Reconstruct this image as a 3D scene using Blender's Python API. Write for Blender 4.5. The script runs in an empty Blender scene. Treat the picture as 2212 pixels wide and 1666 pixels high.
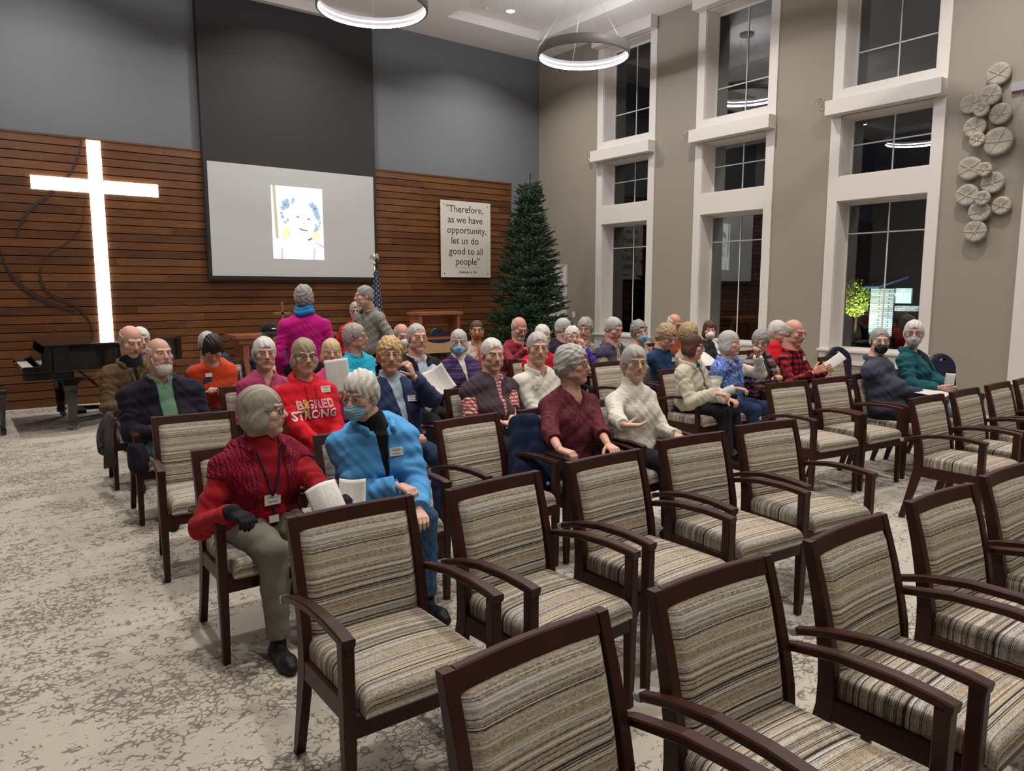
import bpy, bmesh, math, random
import numpy as np
from mathutils import Vector, Matrix
from mathutils.bvhtree import BVHTree
PI=math.pi
S=bpy.context.scene
# ---------------------------------------------------------------- camera, world, lights, exposure
cd=bpy.data.cameras.new('camera'); cam=bpy.data.objects.new('camera',cd); S.collection.objects.link(cam)
cd.sensor_width=36; cd.lens=1598.5/2212*36; cd.clip_start=.05; cd.clip_end=200
cam.location=(0,0,1.70); cam.rotation_euler=(math.radians(90-7.413),0,math.radians(-37.149)); S.camera=cam
S.view_settings.view_transform='Standard'; S.view_settings.look='None'; S.view_settings.gamma=1
S.view_settings.use_curve_mapping=False; S.view_settings.exposure=0.0
w=bpy.data.worlds.new('night'); S.world=w; w.use_nodes=True
w.node_tree.nodes['Background'].inputs[0].default_value=(.006,.008,.014,1); w.node_tree.nodes['Background'].inputs[1].default_value=.35
def lamp(x,y,z,e,size=.14,spread=130,col=(1,.93,.85),rx=0,ry=0,name='downlight_lamp'):
    l=bpy.data.lights.new(name,'AREA'); l.shape='DISK'; l.size=size; l.energy=e; l.color=col; l.spread=math.radians(spread)
    o=bpy.data.objects.new(name,l); S.collection.objects.link(o); o.location=(x,y,z); o.rotation_euler=(rx,ry,0); return o
DL=[(x,y) for x in (8.37,4.8,1.2) for y in (11.09,7.1,3.4,-.2)]
for x,y in DL: lamp(x,y,6.585,70)
RING_E=70.0; CROSS_E=7.0
# ---------------------------------------------------------------- materials
MAT={}
def nodes(m): return m.node_tree.nodes,m.node_tree.links
def mat(name,col=(.5,.5,.5),rough=.6,metal=0,spec=.5,bump=0,bscale=60,var=0,vscale=8,emit=None,es=0,sheen=0,coat=0,stretch=(1,1,1)):
    if name in MAT: return MAT[name]
    m=bpy.data.materials.new(name); m.use_nodes=True; n,l=nodes(m); b=n['Principled BSDF']
    b.inputs['Base Color'].default_value=(*col,1); b.inputs['Roughness'].default_value=rough; b.inputs['Metallic'].default_value=metal
    b.inputs['Specular IOR Level'].default_value=spec
    if sheen: b.inputs['Sheen Weight'].default_value=sheen
    if coat: b.inputs['Coat Weight'].default_value=coat
    if emit: b.inputs['Emission Color'].default_value=(*emit,1); b.inputs['Emission Strength'].default_value=es
    tc=n.new('ShaderNodeTexCoord'); mp=n.new('ShaderNodeMapping'); mp.inputs['Scale'].default_value=stretch
    l.new(tc.outputs['Object'],mp.inputs[0])
    if var:
        t=n.new('ShaderNodeTexNoise'); t.inputs['Scale'].default_value=vscale; t.inputs['Detail'].default_value=4
        l.new(mp.outputs[0],t.inputs[0]); mx=n.new('ShaderNodeMix'); mx.data_type='RGBA'
        mx.inputs[6].default_value=(*[c*(1-var) for c in col],1); mx.inputs[7].default_value=(*[min(1,c*(1+var)) for c in col],1)
        l.new(t.outputs[0],mx.inputs[0]); l.new(mx.outputs[2],b.inputs['Base Color'])
    if bump:
        t=n.new('ShaderNodeTexNoise'); t.inputs['Scale'].default_value=bscale; t.inputs['Detail'].default_value=3
        l.new(mp.outputs[0],t.inputs[0]); bp=n.new('ShaderNodeBump'); bp.inputs['Strength'].default_value=bump; bp.inputs['Distance'].default_value=.004
        l.new(t.outputs[0],bp.inputs['Height']); l.new(bp.outputs[0],b.inputs['Normal'])
    MAT[name]=m; return m
def ramp(n,stops,interp='LINEAR'):
    r=n.new('ShaderNodeValToRGB'); r.color_ramp.interpolation=interp; e=r.color_ramp.elements
    while len(e)>1: e.remove(e[-1])
    e[0].position=stops[0][0]; e[0].color=(*stops[0][1],1)
    for p,c in stops[1:]:
        q=e.new(p); q.color=(*c,1)
    return r
def M_(n,l,op,a,b=None,c=None):
    x=n.new('ShaderNodeMath'); x.operation=op
    for i,v in enumerate((a,b,c)):
        if v is None: continue
        if isinstance(v,(int,float)): x.inputs[i].default_value=v
        else: l.new(v,x.inputs[i])
    return x.outputs[0]
def mixc(n,l,f,a,b):
    x=n.new('ShaderNodeMix'); x.data_type='RGBA'
    for i,v in ((0,f),(6,a),(7,b)):
        if isinstance(v,(int,float)): x.inputs[i].default_value=v
        elif isinstance(v,tuple): x.inputs[i].default_value=(*v,1)
        else: l.new(v,x.inputs[i])
    return x.outputs[2]
def coords(n,l,which='Object',scale=(1,1,1),rot=(0,0,0)):
    tc=n.new('ShaderNodeTexCoord'); mp=n.new('ShaderNodeMapping'); mp.inputs['Scale'].default_value=scale; mp.inputs['Rotation'].default_value=rot
    l.new(tc.outputs[which],mp.inputs[0]); return mp.outputs[0]
def noise(n,l,v,scale,detail=3,rough=.5,dist=0):
    t=n.new('ShaderNodeTexNoise'); t.inputs['Scale'].default_value=scale; t.inputs['Detail'].default_value=detail; t.inputs['Roughness'].default_value=rough; t.inputs['Distortion'].default_value=dist
    l.new(v,t.inputs['Vector']); return t
def base(name,rough=.6,spec=.5):
    m=bpy.data.materials.new(name); m.use_nodes=True; n,l=nodes(m); b=n['Principled BSDF']; b.inputs['Roughness'].default_value=rough; b.inputs['Specular IOR Level'].default_value=spec
    MAT[name]=m; return m,n,l,b
# carpet
m,n,l,b=base('carpet',.95,.15)
v=coords(n,l)
dn=noise(n,l,v,26,3); dm=n.new('ShaderNodeVectorMath'); dm.operation='MULTIPLY_ADD'; dm.inputs[1].default_value=(.030,.030,0); l.new(dn.outputs['Color'],dm.inputs[0]); l.new(v,dm.inputs[2])
sc=n.new('ShaderNodeMapping'); sc.inputs['Scale'].default_value=(.95,1.15,1); l.new(dm.outputs[0],sc.inputs[0])
vo=n.new('ShaderNodeTexVoronoi'); vo.feature='DISTANCE_TO_EDGE'; vo.inputs['Scale'].default_value=30; l.new(sc.outputs[0],vo.inputs['Vector'])
big=noise(n,l,coords(n,l,scale=(.75,1.1,1)),1.6,5,.68); fine=noise(n,l,coords(n,l,scale=(.95,1.4,1)),15,3,.65)
th=M_(n,l,'MINIMUM',M_(n,l,'MULTIPLY',M_(n,l,'MAXIMUM',M_(n,l,'SUBTRACT',M_(n,l,'ADD',big.outputs[0],M_(n,l,'MULTIPLY',fine.outputs[0],.9)),.915),0.0),1.0),.12)
mask=M_(n,l,'LESS_THAN',vo.outputs['Distance'],th)
blot=M_(n,l,'GREATER_THAN',M_(n,l,'ADD',M_(n,l,'MULTIPLY',big.outputs[0],1.0),fine.outputs[0]),1.21)
mask=M_(n,l,'MAXIMUM',mask,blot)
tone=noise(n,l,coords(n,l,scale=(.3,.6,1)),1.3,2)
dark=mixc(n,l,tone.outputs[0],(.155,.128,.095),(.215,.195,.18))
lightc=mixc(n,l,noise(n,l,v,2.2,3).outputs[0],(.435,.398,.342),(.55,.508,.442))
c=mixc(n,l,mask,lightc,dark)
gr=noise(n,l,v,320,2); c=mixc(n,l,M_(n,l,'MULTIPLY',gr.outputs[0],.35),c,(.25,.22,.18)); l.new(c,b.inputs['Base Color'])
bp=n.new('ShaderNodeBump'); bp.inputs['Strength'].default_value=.6; bp.inputs['Distance'].default_value=.004
l.new(M_(n,l,'SUBTRACT',gr.outputs[0],M_(n,l,'MULTIPLY',mask,.5)),bp.inputs['Height']); l.new(bp.outputs[0],b.inputs['Normal'])
# stained wood slats
def wood(name,cols,rough=.35,sx=(1.2,1,14),board=True,bl=1.9,bz=.1205,spec=.4,bumpy=.1):
    m,n,l,b=base(name,rough,spec); v=coords(n,l,scale=sx)
    g=noise(n,l,v,3.0,5,.6,.6); k=noise(n,l,coords(n,l,scale=(1,1,2.2)),2.3,3,.6)
    f=M_(n,l,'ADD',M_(n,l,'MULTIPLY',g.outputs[0],.6),M_(n,l,'MULTIPLY',k.outputs[0],.4))
    if board:
        sp=n.new('ShaderNodeSeparateXYZ'); tc=n.new('ShaderNodeTexCoord'); l.new(tc.outputs['Object'],sp.inputs[0])
        row=M_(n,l,'FLOOR',M_(n,l,'DIVIDE',sp.outputs[2],bz)); rn=n.new('ShaderNodeTexWhiteNoise'); rn.noise_dimensions='1D'; l.new(row,rn.inputs['W'])
        bx=M_(n,l,'FLOOR',M_(n,l,'DIVIDE',M_(n,l,'ADD',sp.outputs[0],M_(n,l,'MULTIPLY',rn.outputs['Value'],9.0)),bl))
        cb=n.new('ShaderNodeCombineXYZ'); l.new(row,cb.inputs[0]); l.new(bx,cb.inputs[1]); wn=n.new('ShaderNodeTexWhiteNoise'); wn.noise_dimensions='2D'; l.new(cb.outputs[0],wn.inputs['Vector'])
        f=M_(n,l,'ADD',M_(n,l,'MULTIPLY',f,.75),M_(n,l,'MULTIPLY',M_(n,l,'SUBTRACT',wn.outputs['Value'],.4),.27))
    r=ramp(n,cols); l.new(f,r.inputs[0]); l.new(r.outputs[0],b.inputs['Base Color'])
    bp=n.new('ShaderNodeBump'); bp.inputs['Strength'].default_value=bumpy; bp.inputs['Distance'].default_value=.002; l.new(g.outputs[0],bp.inputs['Height']); l.new(bp.outputs[0],b.inputs['Normal'])
    return m
wood('slat_wood',[(.15,(.055,.020,.008)),(.4,(.115,.044,.014)),(.6,(.170,.069,.022)),(.85,(.25,.112,.042))],.32)
wood('cherry_wood',[(.2,(.019,.0055,.0035)),(.5,(.035,.0095,.006)),(.8,(.060,.016,.009))],.42,(3,3,3),False,spec=.25,bumpy=.03)
wood('redwood',[(.2,(.16,.05,.025)),(.6,(.28,.10,.05)),(.9,(.38,.17,.09))],.4,(6,1,1),False)
wood('pale_wood',[(.2,(.35,.20,.09)),(.7,(.48,.30,.15))],.4,(6,1,1),False)
mat('grey_blue_paint',(.137,.154,.170),.8,bump=.15,bscale=180)
mat('taupe_paint',(.292,.260,.212),.8,bump=.15,bscale=180)
mat('charcoal_panel',(.021,.019,.021),.75,bump=.1,bscale=150)
mat('ceiling_paint',(.80,.78,.75),.85); mat('coffer_paint',(.82,.80,.77),.85)
mat('white_trim',(.68,.645,.60),.45)
mat('black_frame',(.012,.012,.013),.4); mat('gap_black',(.008,.005,.004),.9)
mat('screen_fabric',(.48,.49,.49),.85)
mat('off_white',(.62,.60,.53),.45); mat('ink',(.03,.03,.03),.6); mat('steel',(.5,.5,.5),.3,1); mat('grey_plastic',(.30,.31,.32),.35)
mat('piano_black',(.008,.008,.009),.12,spec=.6,coat=.4); mat('white_plastic',(.75,.73,.68),.5)
mat('brass',(.55,.38,.16),.3,1); mat('gold_fringe',(.55,.33,.06),.6); mat('navy_flag',(.015,.03,.09),.8); mat('white_cloth',(.75,.73,.70),.8); mat('red_flag',(.4,.02,.02),.8)
mat('paper',(.66,.64,.60),.7); mat('print_grey',(.28,.27,.26),.8)
mat('muntin',(.60,.60,.58),.5); mat('glass_lens',(.9,.9,.9),.3)
mat('cross_light',(1,1,1),.5,emit=(.97,.97,1),es=CROSS_E); mat('ring_light',(1,1,1),.5,emit=(.96,.93,1),es=RING_E)
mat('spot_light',(1,1,1),.5,emit=(1,.92,.8),es=12); mat('ring_body',(.20,.195,.19),.5)
m=bpy.data.materials.new('window_glass'); m.use_nodes=True; MAT['window_glass']=m; n,l=nodes(m); n.clear()
o_=n.new('ShaderNodeOutputMaterial'); mx=n.new('ShaderNodeMixShader'); fr=n.new('ShaderNodeFresnel'); fr.inputs[0].default_value=1.52
tr=n.new('ShaderNodeBsdfTransparent'); tr.inputs[0].default_value=(.93,.96,.95,1); gl=n.new('ShaderNodeBsdfGlossy'); gl.inputs['Roughness'].default_value=0
l.new(M_(n,l,'MULTIPLY',fr.outputs[0],2.0),mx.inputs[0]); l.new(tr.outputs[0],mx.inputs[1]); l.new(gl.outputs[0],mx.inputs[2]); l.new(mx.outputs[0],o_.inputs[0])
# striped upholstery: UV = metres of cloth, stripes vary with V
m,n,l,b=base('striped_upholstery',.85,.2)
tc=n.new('ShaderNodeTexCoord'); sp=n.new('ShaderNodeSeparateXYZ'); l.new(tc.outputs['UV'],sp.inputs[0])
def str_noise(su,sv,det,rough=.6):
    cb=n.new('ShaderNodeCombineXYZ'); l.new(M_(n,l,'MULTIPLY',sp.outputs[0],su),cb.inputs[0]); l.new(M_(n,l,'MULTIPLY',sp.outputs[1],sv),cb.inputs[1])
    t=n.new('ShaderNodeTexNoise'); t.noise_dimensions='2D'; t.inputs['Scale'].default_value=1; t.inputs['Detail'].default_value=det; t.inputs['Roughness'].default_value=rough; l.new(cb.outputs[0],t.inputs['Vector']); return t.outputs[0]
a1=str_noise(.0,42,3,.7); a2=str_noise(1.0,24,2); wob=str_noise(5,14,2)
rowf=M_(n,l,'ADD',M_(n,l,'MULTIPLY',sp.outputs[1],360),M_(n,l,'MULTIPLY',wob,.25)); row=M_(n,l,'FLOOR',rowf)
wn=n.new('ShaderNodeTexWhiteNoise'); wn.noise_dimensions='1D'; l.new(row,wn.inputs['W'])
seg=M_(n,l,'FLOOR',M_(n,l,'MULTIPLY',sp.outputs[0],150)); cb=n.new('ShaderNodeCombineXYZ'); l.new(row,cb.inputs[0]); l.new(seg,cb.inputs[1]); w2=n.new('ShaderNodeTexWhiteNoise'); w2.noise_dimensions='2D'; l.new(cb.outputs[0],w2.inputs['Vector'])
row2=M_(n,l,'FLOOR',M_(n,l,'MULTIPLY',sp.outputs[1],105)); w3=n.new('ShaderNodeTexWhiteNoise'); w3.noise_dimensions='1D'; l.new(row2,w3.inputs['W'])
f=M_(n,l,'ADD',M_(n,l,'ADD',M_(n,l,'MULTIPLY',wn.outputs['Value'],.36),M_(n,l,'MULTIPLY',w3.outputs['Value'],.24)),M_(n,l,'ADD',M_(n,l,'MULTIPLY',a1,.42),M_(n,l,'MULTIPLY',M_(n,l,'SUBTRACT',w2.outputs['Value'],.5),.07)))
r=ramp(n,[(.27,(.030,.026,.026)),(.33,(.10,.085,.078)),(.39,(.28,.245,.205)),(.45,(.47,.42,.34)),(.505,(.31,.25,.165)),(.55,(.52,.47,.38)),(.60,(.21,.205,.21)),(.65,(.58,.535,.445)),(.74,(.66,.63,.55))])
l.new(f,r.inputs[0])
r2=ramp(n,[(.35,(.80,.73,.66)),(.5,(1,.97,.93)),(.62,(.88,.91,.98))]); l.new(a2,r2.inputs[0])
mm=n.new('ShaderNodeMix'); mm.data_type='RGBA'; mm.blend_type='MULTIPLY'; mm.inputs[0].default_value=1; l.new(r.outputs[0],mm.inputs[6]); l.new(r2.outputs[0],mm.inputs[7]); l.new(mm.outputs[2],b.inputs['Base Color'])
bp=n.new('ShaderNodeBump'); bp.inputs['Strength'].default_value=.5; bp.inputs['Distance'].default_value=.0015; l.new(a1,bp.inputs['Height']); l.new(bp.outputs[0],b.inputs['Normal'])
# ---------------------------------------------------------------- helpers
C=S.collection
def link(name,me,m=None,parent=None,smooth=False):
    o=bpy.data.objects.new(name,me); C.objects.link(o)
    if m is not None:
        for k in (m if isinstance(m,list) else [m]): me.materials.append(MAT[k] if isinstance(k,str) else k)
    if smooth: me.polygons.foreach_set('use_smooth',[True]*len(me.polygons))
    if parent is not None: o.parent=parent
    return o
def tag(o,label=None,cat=None,group=None,kind=None):
    if label: o['label']=label
    if cat: o['category']=cat
    if group: o['group']=group
    if kind: o['kind']=kind
    return o
def empty(name,loc=(0,0,0),rz=0,**k):
    o=bpy.data.objects.new(name,None); C.objects.link(o); o.location=loc; o.rotation_euler=(0,0,rz); o.empty_display_size=.1
    return tag(o,**k)
class MB:
    def __init__(s): s.b=bmesh.new()
    def box(s,x0,x1,y0,y1,z0,z1,bev=0,M=None):
        t=bmesh.new(); bmesh.ops.create_cube(t,size=1)
        for v in t.verts: v.co=Vector(((v.co.x+.5)*(x1-x0)+x0,(v.co.y+.5)*(y1-y0)+y0,(v.co.z+.5)*(z1-z0)+z0))
        if bev: bmesh.ops.bevel(t,geom=t.edges[:],offset=bev,segments=2,affect='EDGES',profile=.6)
        s._add(t,M); return s
    def _add(s,t,M=None):
        if M is not None: t.transform(M)
        me=bpy.data.meshes.new('t'); t.to_mesh(me); t.free(); s.b.from_mesh(me); bpy.data.meshes.remove(me)
    def prism(s,pts,axis,a,b_,bev=0,M=None):
        t=bmesh.new(); mk={'x':lambda p,c:(c,p[0],p[1]),'y':lambda p,c:(p[0],c,p[1]),'z':lambda p,c:(p[0],p[1],c)}[axis]
        v0=[t.verts.new(mk(p,a)) for p in pts]; v1=[t.verts.new(mk(p,b_)) for p in pts]; k=len(pts)
        t.faces.new(v0); t.faces.new(v1[::-1])
        for i in range(k): t.faces.new((v0[i],v1[i],v1[(i+1)%k],v0[(i+1)%k]))
        bmesh.ops.recalc_face_normals(t,faces=t.faces[:])
        if bev: bmesh.ops.bevel(t,geom=t.edges[:],offset=bev,segments=2,affect='EDGES',profile=.6)
        s._add(t,M); return s
    def tube(s,pts,r,seg=8,cap=True,flat=None):
        t=bmesh.new(); P=[Vector(p) for p in pts]; R=r if isinstance(r,(list,tuple)) else [r]*len(P); rings=[]; up=Vector((0,0,1))
        for i,p in enumerate(P):
            d=(P[min(i+1,len(P)-1)]-P[max(i-1,0)]).normalized()
            a=d.cross(up); 
            if a.length<.05: a=d.cross(Vector((0,1,0)))
            a.normalize(); c=d.cross(a).normalized(); fl=flat or 1
            rings.append([t.verts.new(p+(a*math.cos(2*PI*k/seg)+c*fl*math.sin(2*PI*k/seg))*R[i]) for k in range(seg)])
        for i in range(len(rings)-1):
            for k in range(seg): t.faces.new((rings[i][k],rings[i][(k+1)%seg],rings[i+1][(k+1)%seg],rings[i+1][k]))
        if cap: t.faces.new(rings[0][::-1]); t.faces.new(rings[-1])
        s._add(t); return s
    def lathe(s,prof,seg=32,c=(0,0,0),M=None,close=False):
        t=bmesh.new(); rings=[]
        for r,z in prof: rings.append([t.verts.new((c[0]+max(r,1e-4)*math.cos(2*PI*k/seg),c[1]+max(r,1e-4)*math.sin(2*PI*k/seg),c[2]+z)) for k in range(seg)])
        if close: rings.append(rings[0])
        for i in range(len(rings)-1):
            for k in range(seg): t.faces.new((rings[i][k],rings[i][(k+1)%seg],rings[i+1][(k+1)%seg],rings[i+1][k]))
        s._add(t,M); return s
    def grid(s,f,nu,nv,uv=True):
        b=s.b; ul=b.loops.layers.uv.verify(); V=[[b.verts.new(f(i/nu,j/nv)[:3]) for j in range(nv+1)] for i in range(nu+1)]
        for i in range(nu):
            for j in range(nv):
                fc=b.faces.new((V[i][j],V[i+1][j],V[i+1][j+1],V[i][j+1]))
                for lp,(a,c) in zip(fc.loops,((i,j),(i+1,j),(i+1,j+1),(i,j+1))):
                    q=f(a/nu,c/nv); lp[ul].uv=(q[3],q[4]) if len(q)>3 else (a/nu,c/nv)
        return s
    def mesh(s,name='m'):
        me=bpy.data.meshes.new(name); bmesh.ops.recalc_face_normals(s.b,faces=s.b.faces[:]); s.b.to_mesh(me); s.b.free(); return me
    def build(s,name,m,parent=None,smooth=False): return link(name,s.mesh(name),m,parent,smooth)
def shade_auto(o,ang=35):
    me=o.data; me.polygons.foreach_set('use_smooth',[True]*len(me.polygons)); me.set_sharp_from_angle(angle=math.radians(ang)); return o
def text(name,s,size,m,parent,M,align='CENTER',depth=.001,xs=1):
    cu=bpy.data.curves.new(name,'FONT'); cu.body=s; cu.size=size; cu.align_x=align; cu.align_y='CENTER'; cu.extrude=depth; cu.resolution_u=3
    o=bpy.data.objects.new(name,cu); C.objects.link(o); dg=bpy.context.evaluated_depsgraph_get(); me=bpy.data.meshes.new_from_object(o.evaluated_get(dg)); bpy.data.objects.remove(o); bpy.data.curves.remove(cu)
    if xs!=1:
        for v in me.vertices: v.co.x*=xs
    if M is not None: me.transform(M)
    me.materials.clear(); return link(name,me,m,parent)
# text facing -Y (seen from the room), and orientation matrices
FY=Matrix.Rotation(PI/2,4,'X')
# ---------------------------------------------------------------- the room
W=10.281; D=12.6; CZ=6.43; X0=-3.2; Y0=-4.5
def st(name,mb,m,parent=None): 
    o=mb.build(name,m,parent); o['kind']='structure'; return o
st('floor',MB().box(X0-.1,W+.5,Y0-.1,D+.3,-.2,0),'carpet')
st('wall_front',MB().box(X0,W+.5,D+.02,D+.2,0,CZ+.4),'grey_blue_paint')
st('wall_left',MB().box(X0-.15,X0,Y0,D+.02,0,CZ+.4),'taupe_paint'); st('wall_back',MB().box(X0,W,Y0-.15,Y0,0,CZ+.4),'taupe_paint')
WY=[(9.33,10.815),(6.90,8.42),(4.45,5.99),(-1.2,.3)]; WX1=W+.36
wm=MB(); ys=Y0
for a,c in sorted([(a+.15,c-.15) for a,c in WY]):
    wm.box(W,WX1,ys,a,0,CZ+.4); ys=c
    for z0,z1 in ((0,.82),(2.95,3.29),(4.13,4.49),(6.22,CZ+.4)): wm.box(W,WX1,a,c,z0,z1)
wm.box(W,WX1,ys,D+.02,0,CZ+.4); st('wall_right',wm,'taupe_paint')
# ceiling with coffers
cm=MB(); cofx=[(-2.4,-.3),(.15,2.25),(3.75,5.85),(7.35,9.415)]; xs=X0
for a,c in cofx: cm.box(xs,a,Y0,D+.02,CZ,CZ+.3); xs=c
cm.box(xs,W+.1,Y0,D+.02,CZ,CZ+.3)
for a,c in cofx:
    cm.box(a,c,11.58,D+.02,CZ,CZ+.3); cm.box(a,c,Y0,-3.6,CZ,CZ+.3)
    cm.box(a,c,-3.6,11.58,CZ+.17,CZ+.3)
st('ceiling',cm,'ceiling_paint')
# slatted wood wall
sb=MB(); WR=9.505; Ztop=3.855; pz=.1205
for i in range(32):
    z0=i*pz+.006; sb.box(X0,WR,D-.035,D,z0,z0+pz-.013,bev=.0025)
sb.box(X0,WR,D-.05,D+.02,Ztop-.004,Ztop+.022)
o=st('trim_1',sb,'slat_wood'); o['label']='horizontal reddish brown wooden slat cladding on the front wall'
st('trim_2',MB().box(X0,WR-.01,D-.004,D+.019,0,Ztop-.002),'gap_black',o)
st('baseboard_right',MB().box(W-.018,W,Y0,11.05,0,.13),'white_trim')
st('baseboard_front',MB().box(WR+.02,W-.02,D,D+.02,0,.13),'white_trim')
# charcoal panel from screen to ceiling
PY=D-.12
pm=MB().box(3.37,6.36,PY+.02,D+.019,1.86,6.28); st('trim_3',pm,'charcoal_panel')
st('trim_4',MB().box(3.25,6.42,D-.22,D+.019,6.28,6.43),'white_trim')
# windows
def window(idx,a,c):
    root=MB()
    f=W-.022; ji,jo=a+.15,c-.15
    root.box(f,W+.001,a,ji,.10,6.22,bev=.003); root.box(f,W+.001,jo,c,.10,6.22,bev=.003)
    for z0,z1 in ((2.95,3.29),(4.33,4.49)): root.box(f,W+.001,ji,jo,z0,z1)
    root.box(f,W+.001,ji,jo,.62,.80)
    for z0,z1 in ((.82,2.95),(3.29,4.13),(4.49,6.22)):       # reveals
        root.box(W,W+.33,ji,ji+.012,z0,z1); root.box(W,W+.33,jo-.012,jo,z0,z1); root.box(W,W+.33,ji,jo,z0,z0+.012); root.box(W,W+.33,ji,jo,z1-.012,z1)
    wn=st('window_%d'%idx,root,'white_trim')
    st('window_header',MB().box(W-.20,W-.023,a-.005,c+.005,4.13,4.33,bev=.004),'white_trim',wn); st('window_header',MB().box(W-.20,W-.023,a-.005,c+.005,6.22,6.428,bev=.004),'white_trim',wn)
    st('window_sill',MB().box(W-.06,W+.012,a-.02,c+.02,.80,.835,bev=.004),'white_trim',wn)
    gx=W+.29; gm=MB(); fm=MB(); mm=MB(); yc=(ji+jo)/2+.01
    for z0,z1,zc in ((.832,2.938,2.50),(3.302,4.118,3.75),(4.502,6.208,5.02)):
        t=.035
        fm.box(gx-.02,gx+.03,ji+.012,ji+t,z0,z1); fm.box(gx-.02,gx+.03,jo-t,jo-.012,z0,z1); fm.box(gx-.02,gx+.03,ji+t,jo-t,z0,z0+t*.8); fm.box(gx-.02,gx+.03,ji+t,jo-t,z1-t,z1)
        gm.box(gx,gx+.006,ji+t,jo-t,z0+t*.8,z1-t)
        mm.box(gx-.006,gx-.001,yc-.009,yc+.009,z0+t*.8,z1-t); mm.box(gx-.006,gx-.001,ji+t,jo-t,zc-.009,zc+.009)
    st('sash_frame',fm,'white_trim',wn); st('glass_pane',gm,'window_glass',wn); st('muntin',mm,'muntin',wn)
for i,(a,c) in enumerate(WY): window(i+1,a,c)
# wide casing right of the art (another opening), and the door in the corner
st('trim_5',MB().box(W-.05,W,2.2,3.50,.55,4.6,bev=.003),'white_trim')
dm=MB(); dm.box(W-.025,W,11.68,11.80,0,2.20); dm.box(W-.025,W,11.80,D,2.10,2.20); d=st('door_1',dm,'white_trim')
st('door_leaf',MB().box(W-.012,W-.001,11.80,D,0,2.10),'white_trim',d); st('door_closer',MB().box(W-.07,W-.013,11.95,12.25,1.99,2.05,bev=.005),'grey_plastic',d)
# ---------------------------------------------------------------- illuminated cross
cy0=D-.06
cx=MB().box(1.775,1.955,cy0,D-.036,.30,Ztop-.01).box(1.055,1.775,cy0,D-.036,3.10,3.285).box(1.955,2.70,cy0,D-.036,3.10,3.285)
o=cx.build('wall_cross','cross_light'); tag(o,'tall glowing white illuminated cross on the slatted wood wall','cross')
# flame swirl: dark ribbons on the slats
def ribbon(pts,w):
    mb=MB(); P=[Vector((p[0],0,p[1])) for p in pts]; Q=[];
    for i in range(len(P)-1):
        p0,p1,p2,p3=P[max(i-1,0)],P[i],P[i+1],P[min(i+2,len(P)-1)]
        for t in np.linspace(0,1,6,endpoint=False): Q.append(.5*((2*p1)+(-p0+p2)*t+(2*p0-5*p1+4*p2-p3)*t*t+(-p0+3*p1-3*p2+p3)*t**3))
    Q.append(P[-1]); N=len(Q); b=mb.b; rows=[]
    for i,q in enumerate(Q):
        d=(Q[min(i+1,N-1)]-Q[max(i-1,0)]).normalized(); nn=Vector((d.z,0,-d.x)); u=i/(N-1); ww=np.interp(u,[k/(len(w)-1) for k in range(len(w))],w)/2
        rows.append([b.verts.new((q.x+nn.x*s*ww,y,q.z+nn.z*s*ww)) for y in (D-.047,D-.0365) for s in (-1,1)])
    for i in range(N-1):
        A,B=rows[i],rows[i+1]
        for k in ((0,1),(1,3),(3,2),(2,0)): b.faces.new((A[k[0]],A[k[1]],B[k[1]],B[k[0]]))
    b.faces.new((rows[0][0],rows[0][1],rows[0][3],rows[0][2])); b.faces.new((rows[-1][0],rows[-1][1],rows[-1][3],rows[-1][2])); return mb
mat('flame_bronze',(.035,.014,.007),.4)
fl=empty('wall_sculpture',(0,0,0)); tag(fl,'thin dark flame-shaped outline sculpture on the wood slats left of the cross','wall art')
for pts,wd in (([(1.718,3.826),(1.675,3.654),(1.607,3.471),(1.51,3.303),(1.31,3.10),(1.271,3.041),(1.18,2.96),(1.091,2.895),(.976,2.748),(.9,2.617),(.861,2.506),(.836,2.408)],[.015,.028,.035,.045,.05,.03,.008]),
 ([(.633,2.244),(.679,2.04),(.74,1.895),(.824,1.773),(.931,1.663),(1.052,1.575),(1.207,1.485),(1.368,1.419),(1.482,1.373)],[.015,.03,.05,.06,.06,.04,.012]),
 ([(1.718,3.0),(1.664,2.694),(1.587,2.539),(1.489,2.409),(1.327,2.291),(1.179,2.174),(1.107,2.061),(1.078,1.924),(1.089,1.8),(1.144,1.675),(1.257,1.573),(1.407,1.508),(1.514,1.43),(1.597,1.325),(1.658,1.207),(1.679,1.075),(1.691,.996)],[.004,.005,.006,.012,.04,.05,.035,.02,.01])):
    ribbon(pts,wd).build('flame_stroke','flame_bronze',fl)
# ---------------------------------------------------------------- projection screen
sy=PY-.02
sc=empty('projection_screen',(4.9,sy,1.86)); tag(sc,'large pale projection screen with a bright portrait slide on the charcoal panel','screen')
def P(mb,name,m,par,off=None):
    o=mb.build(name,m,par)
    if par is not None: o.matrix_parent_inverse=Matrix.Translation(-Vector(par.location))
    return o
P(MB().box(3.365,6.345,sy,sy+.035,1.855,1.915).box(3.365,3.42,sy+.01,sy+.035,1.915,3.72).box(6.30,6.345,sy+.01,sy+.035,1.915,3.72),'screen_frame','black_frame',sc)
P(MB().box(3.42,6.30,sy+.012,sy+.03,1.915,3.71),'screen_surface','screen_fabric',sc)
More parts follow.
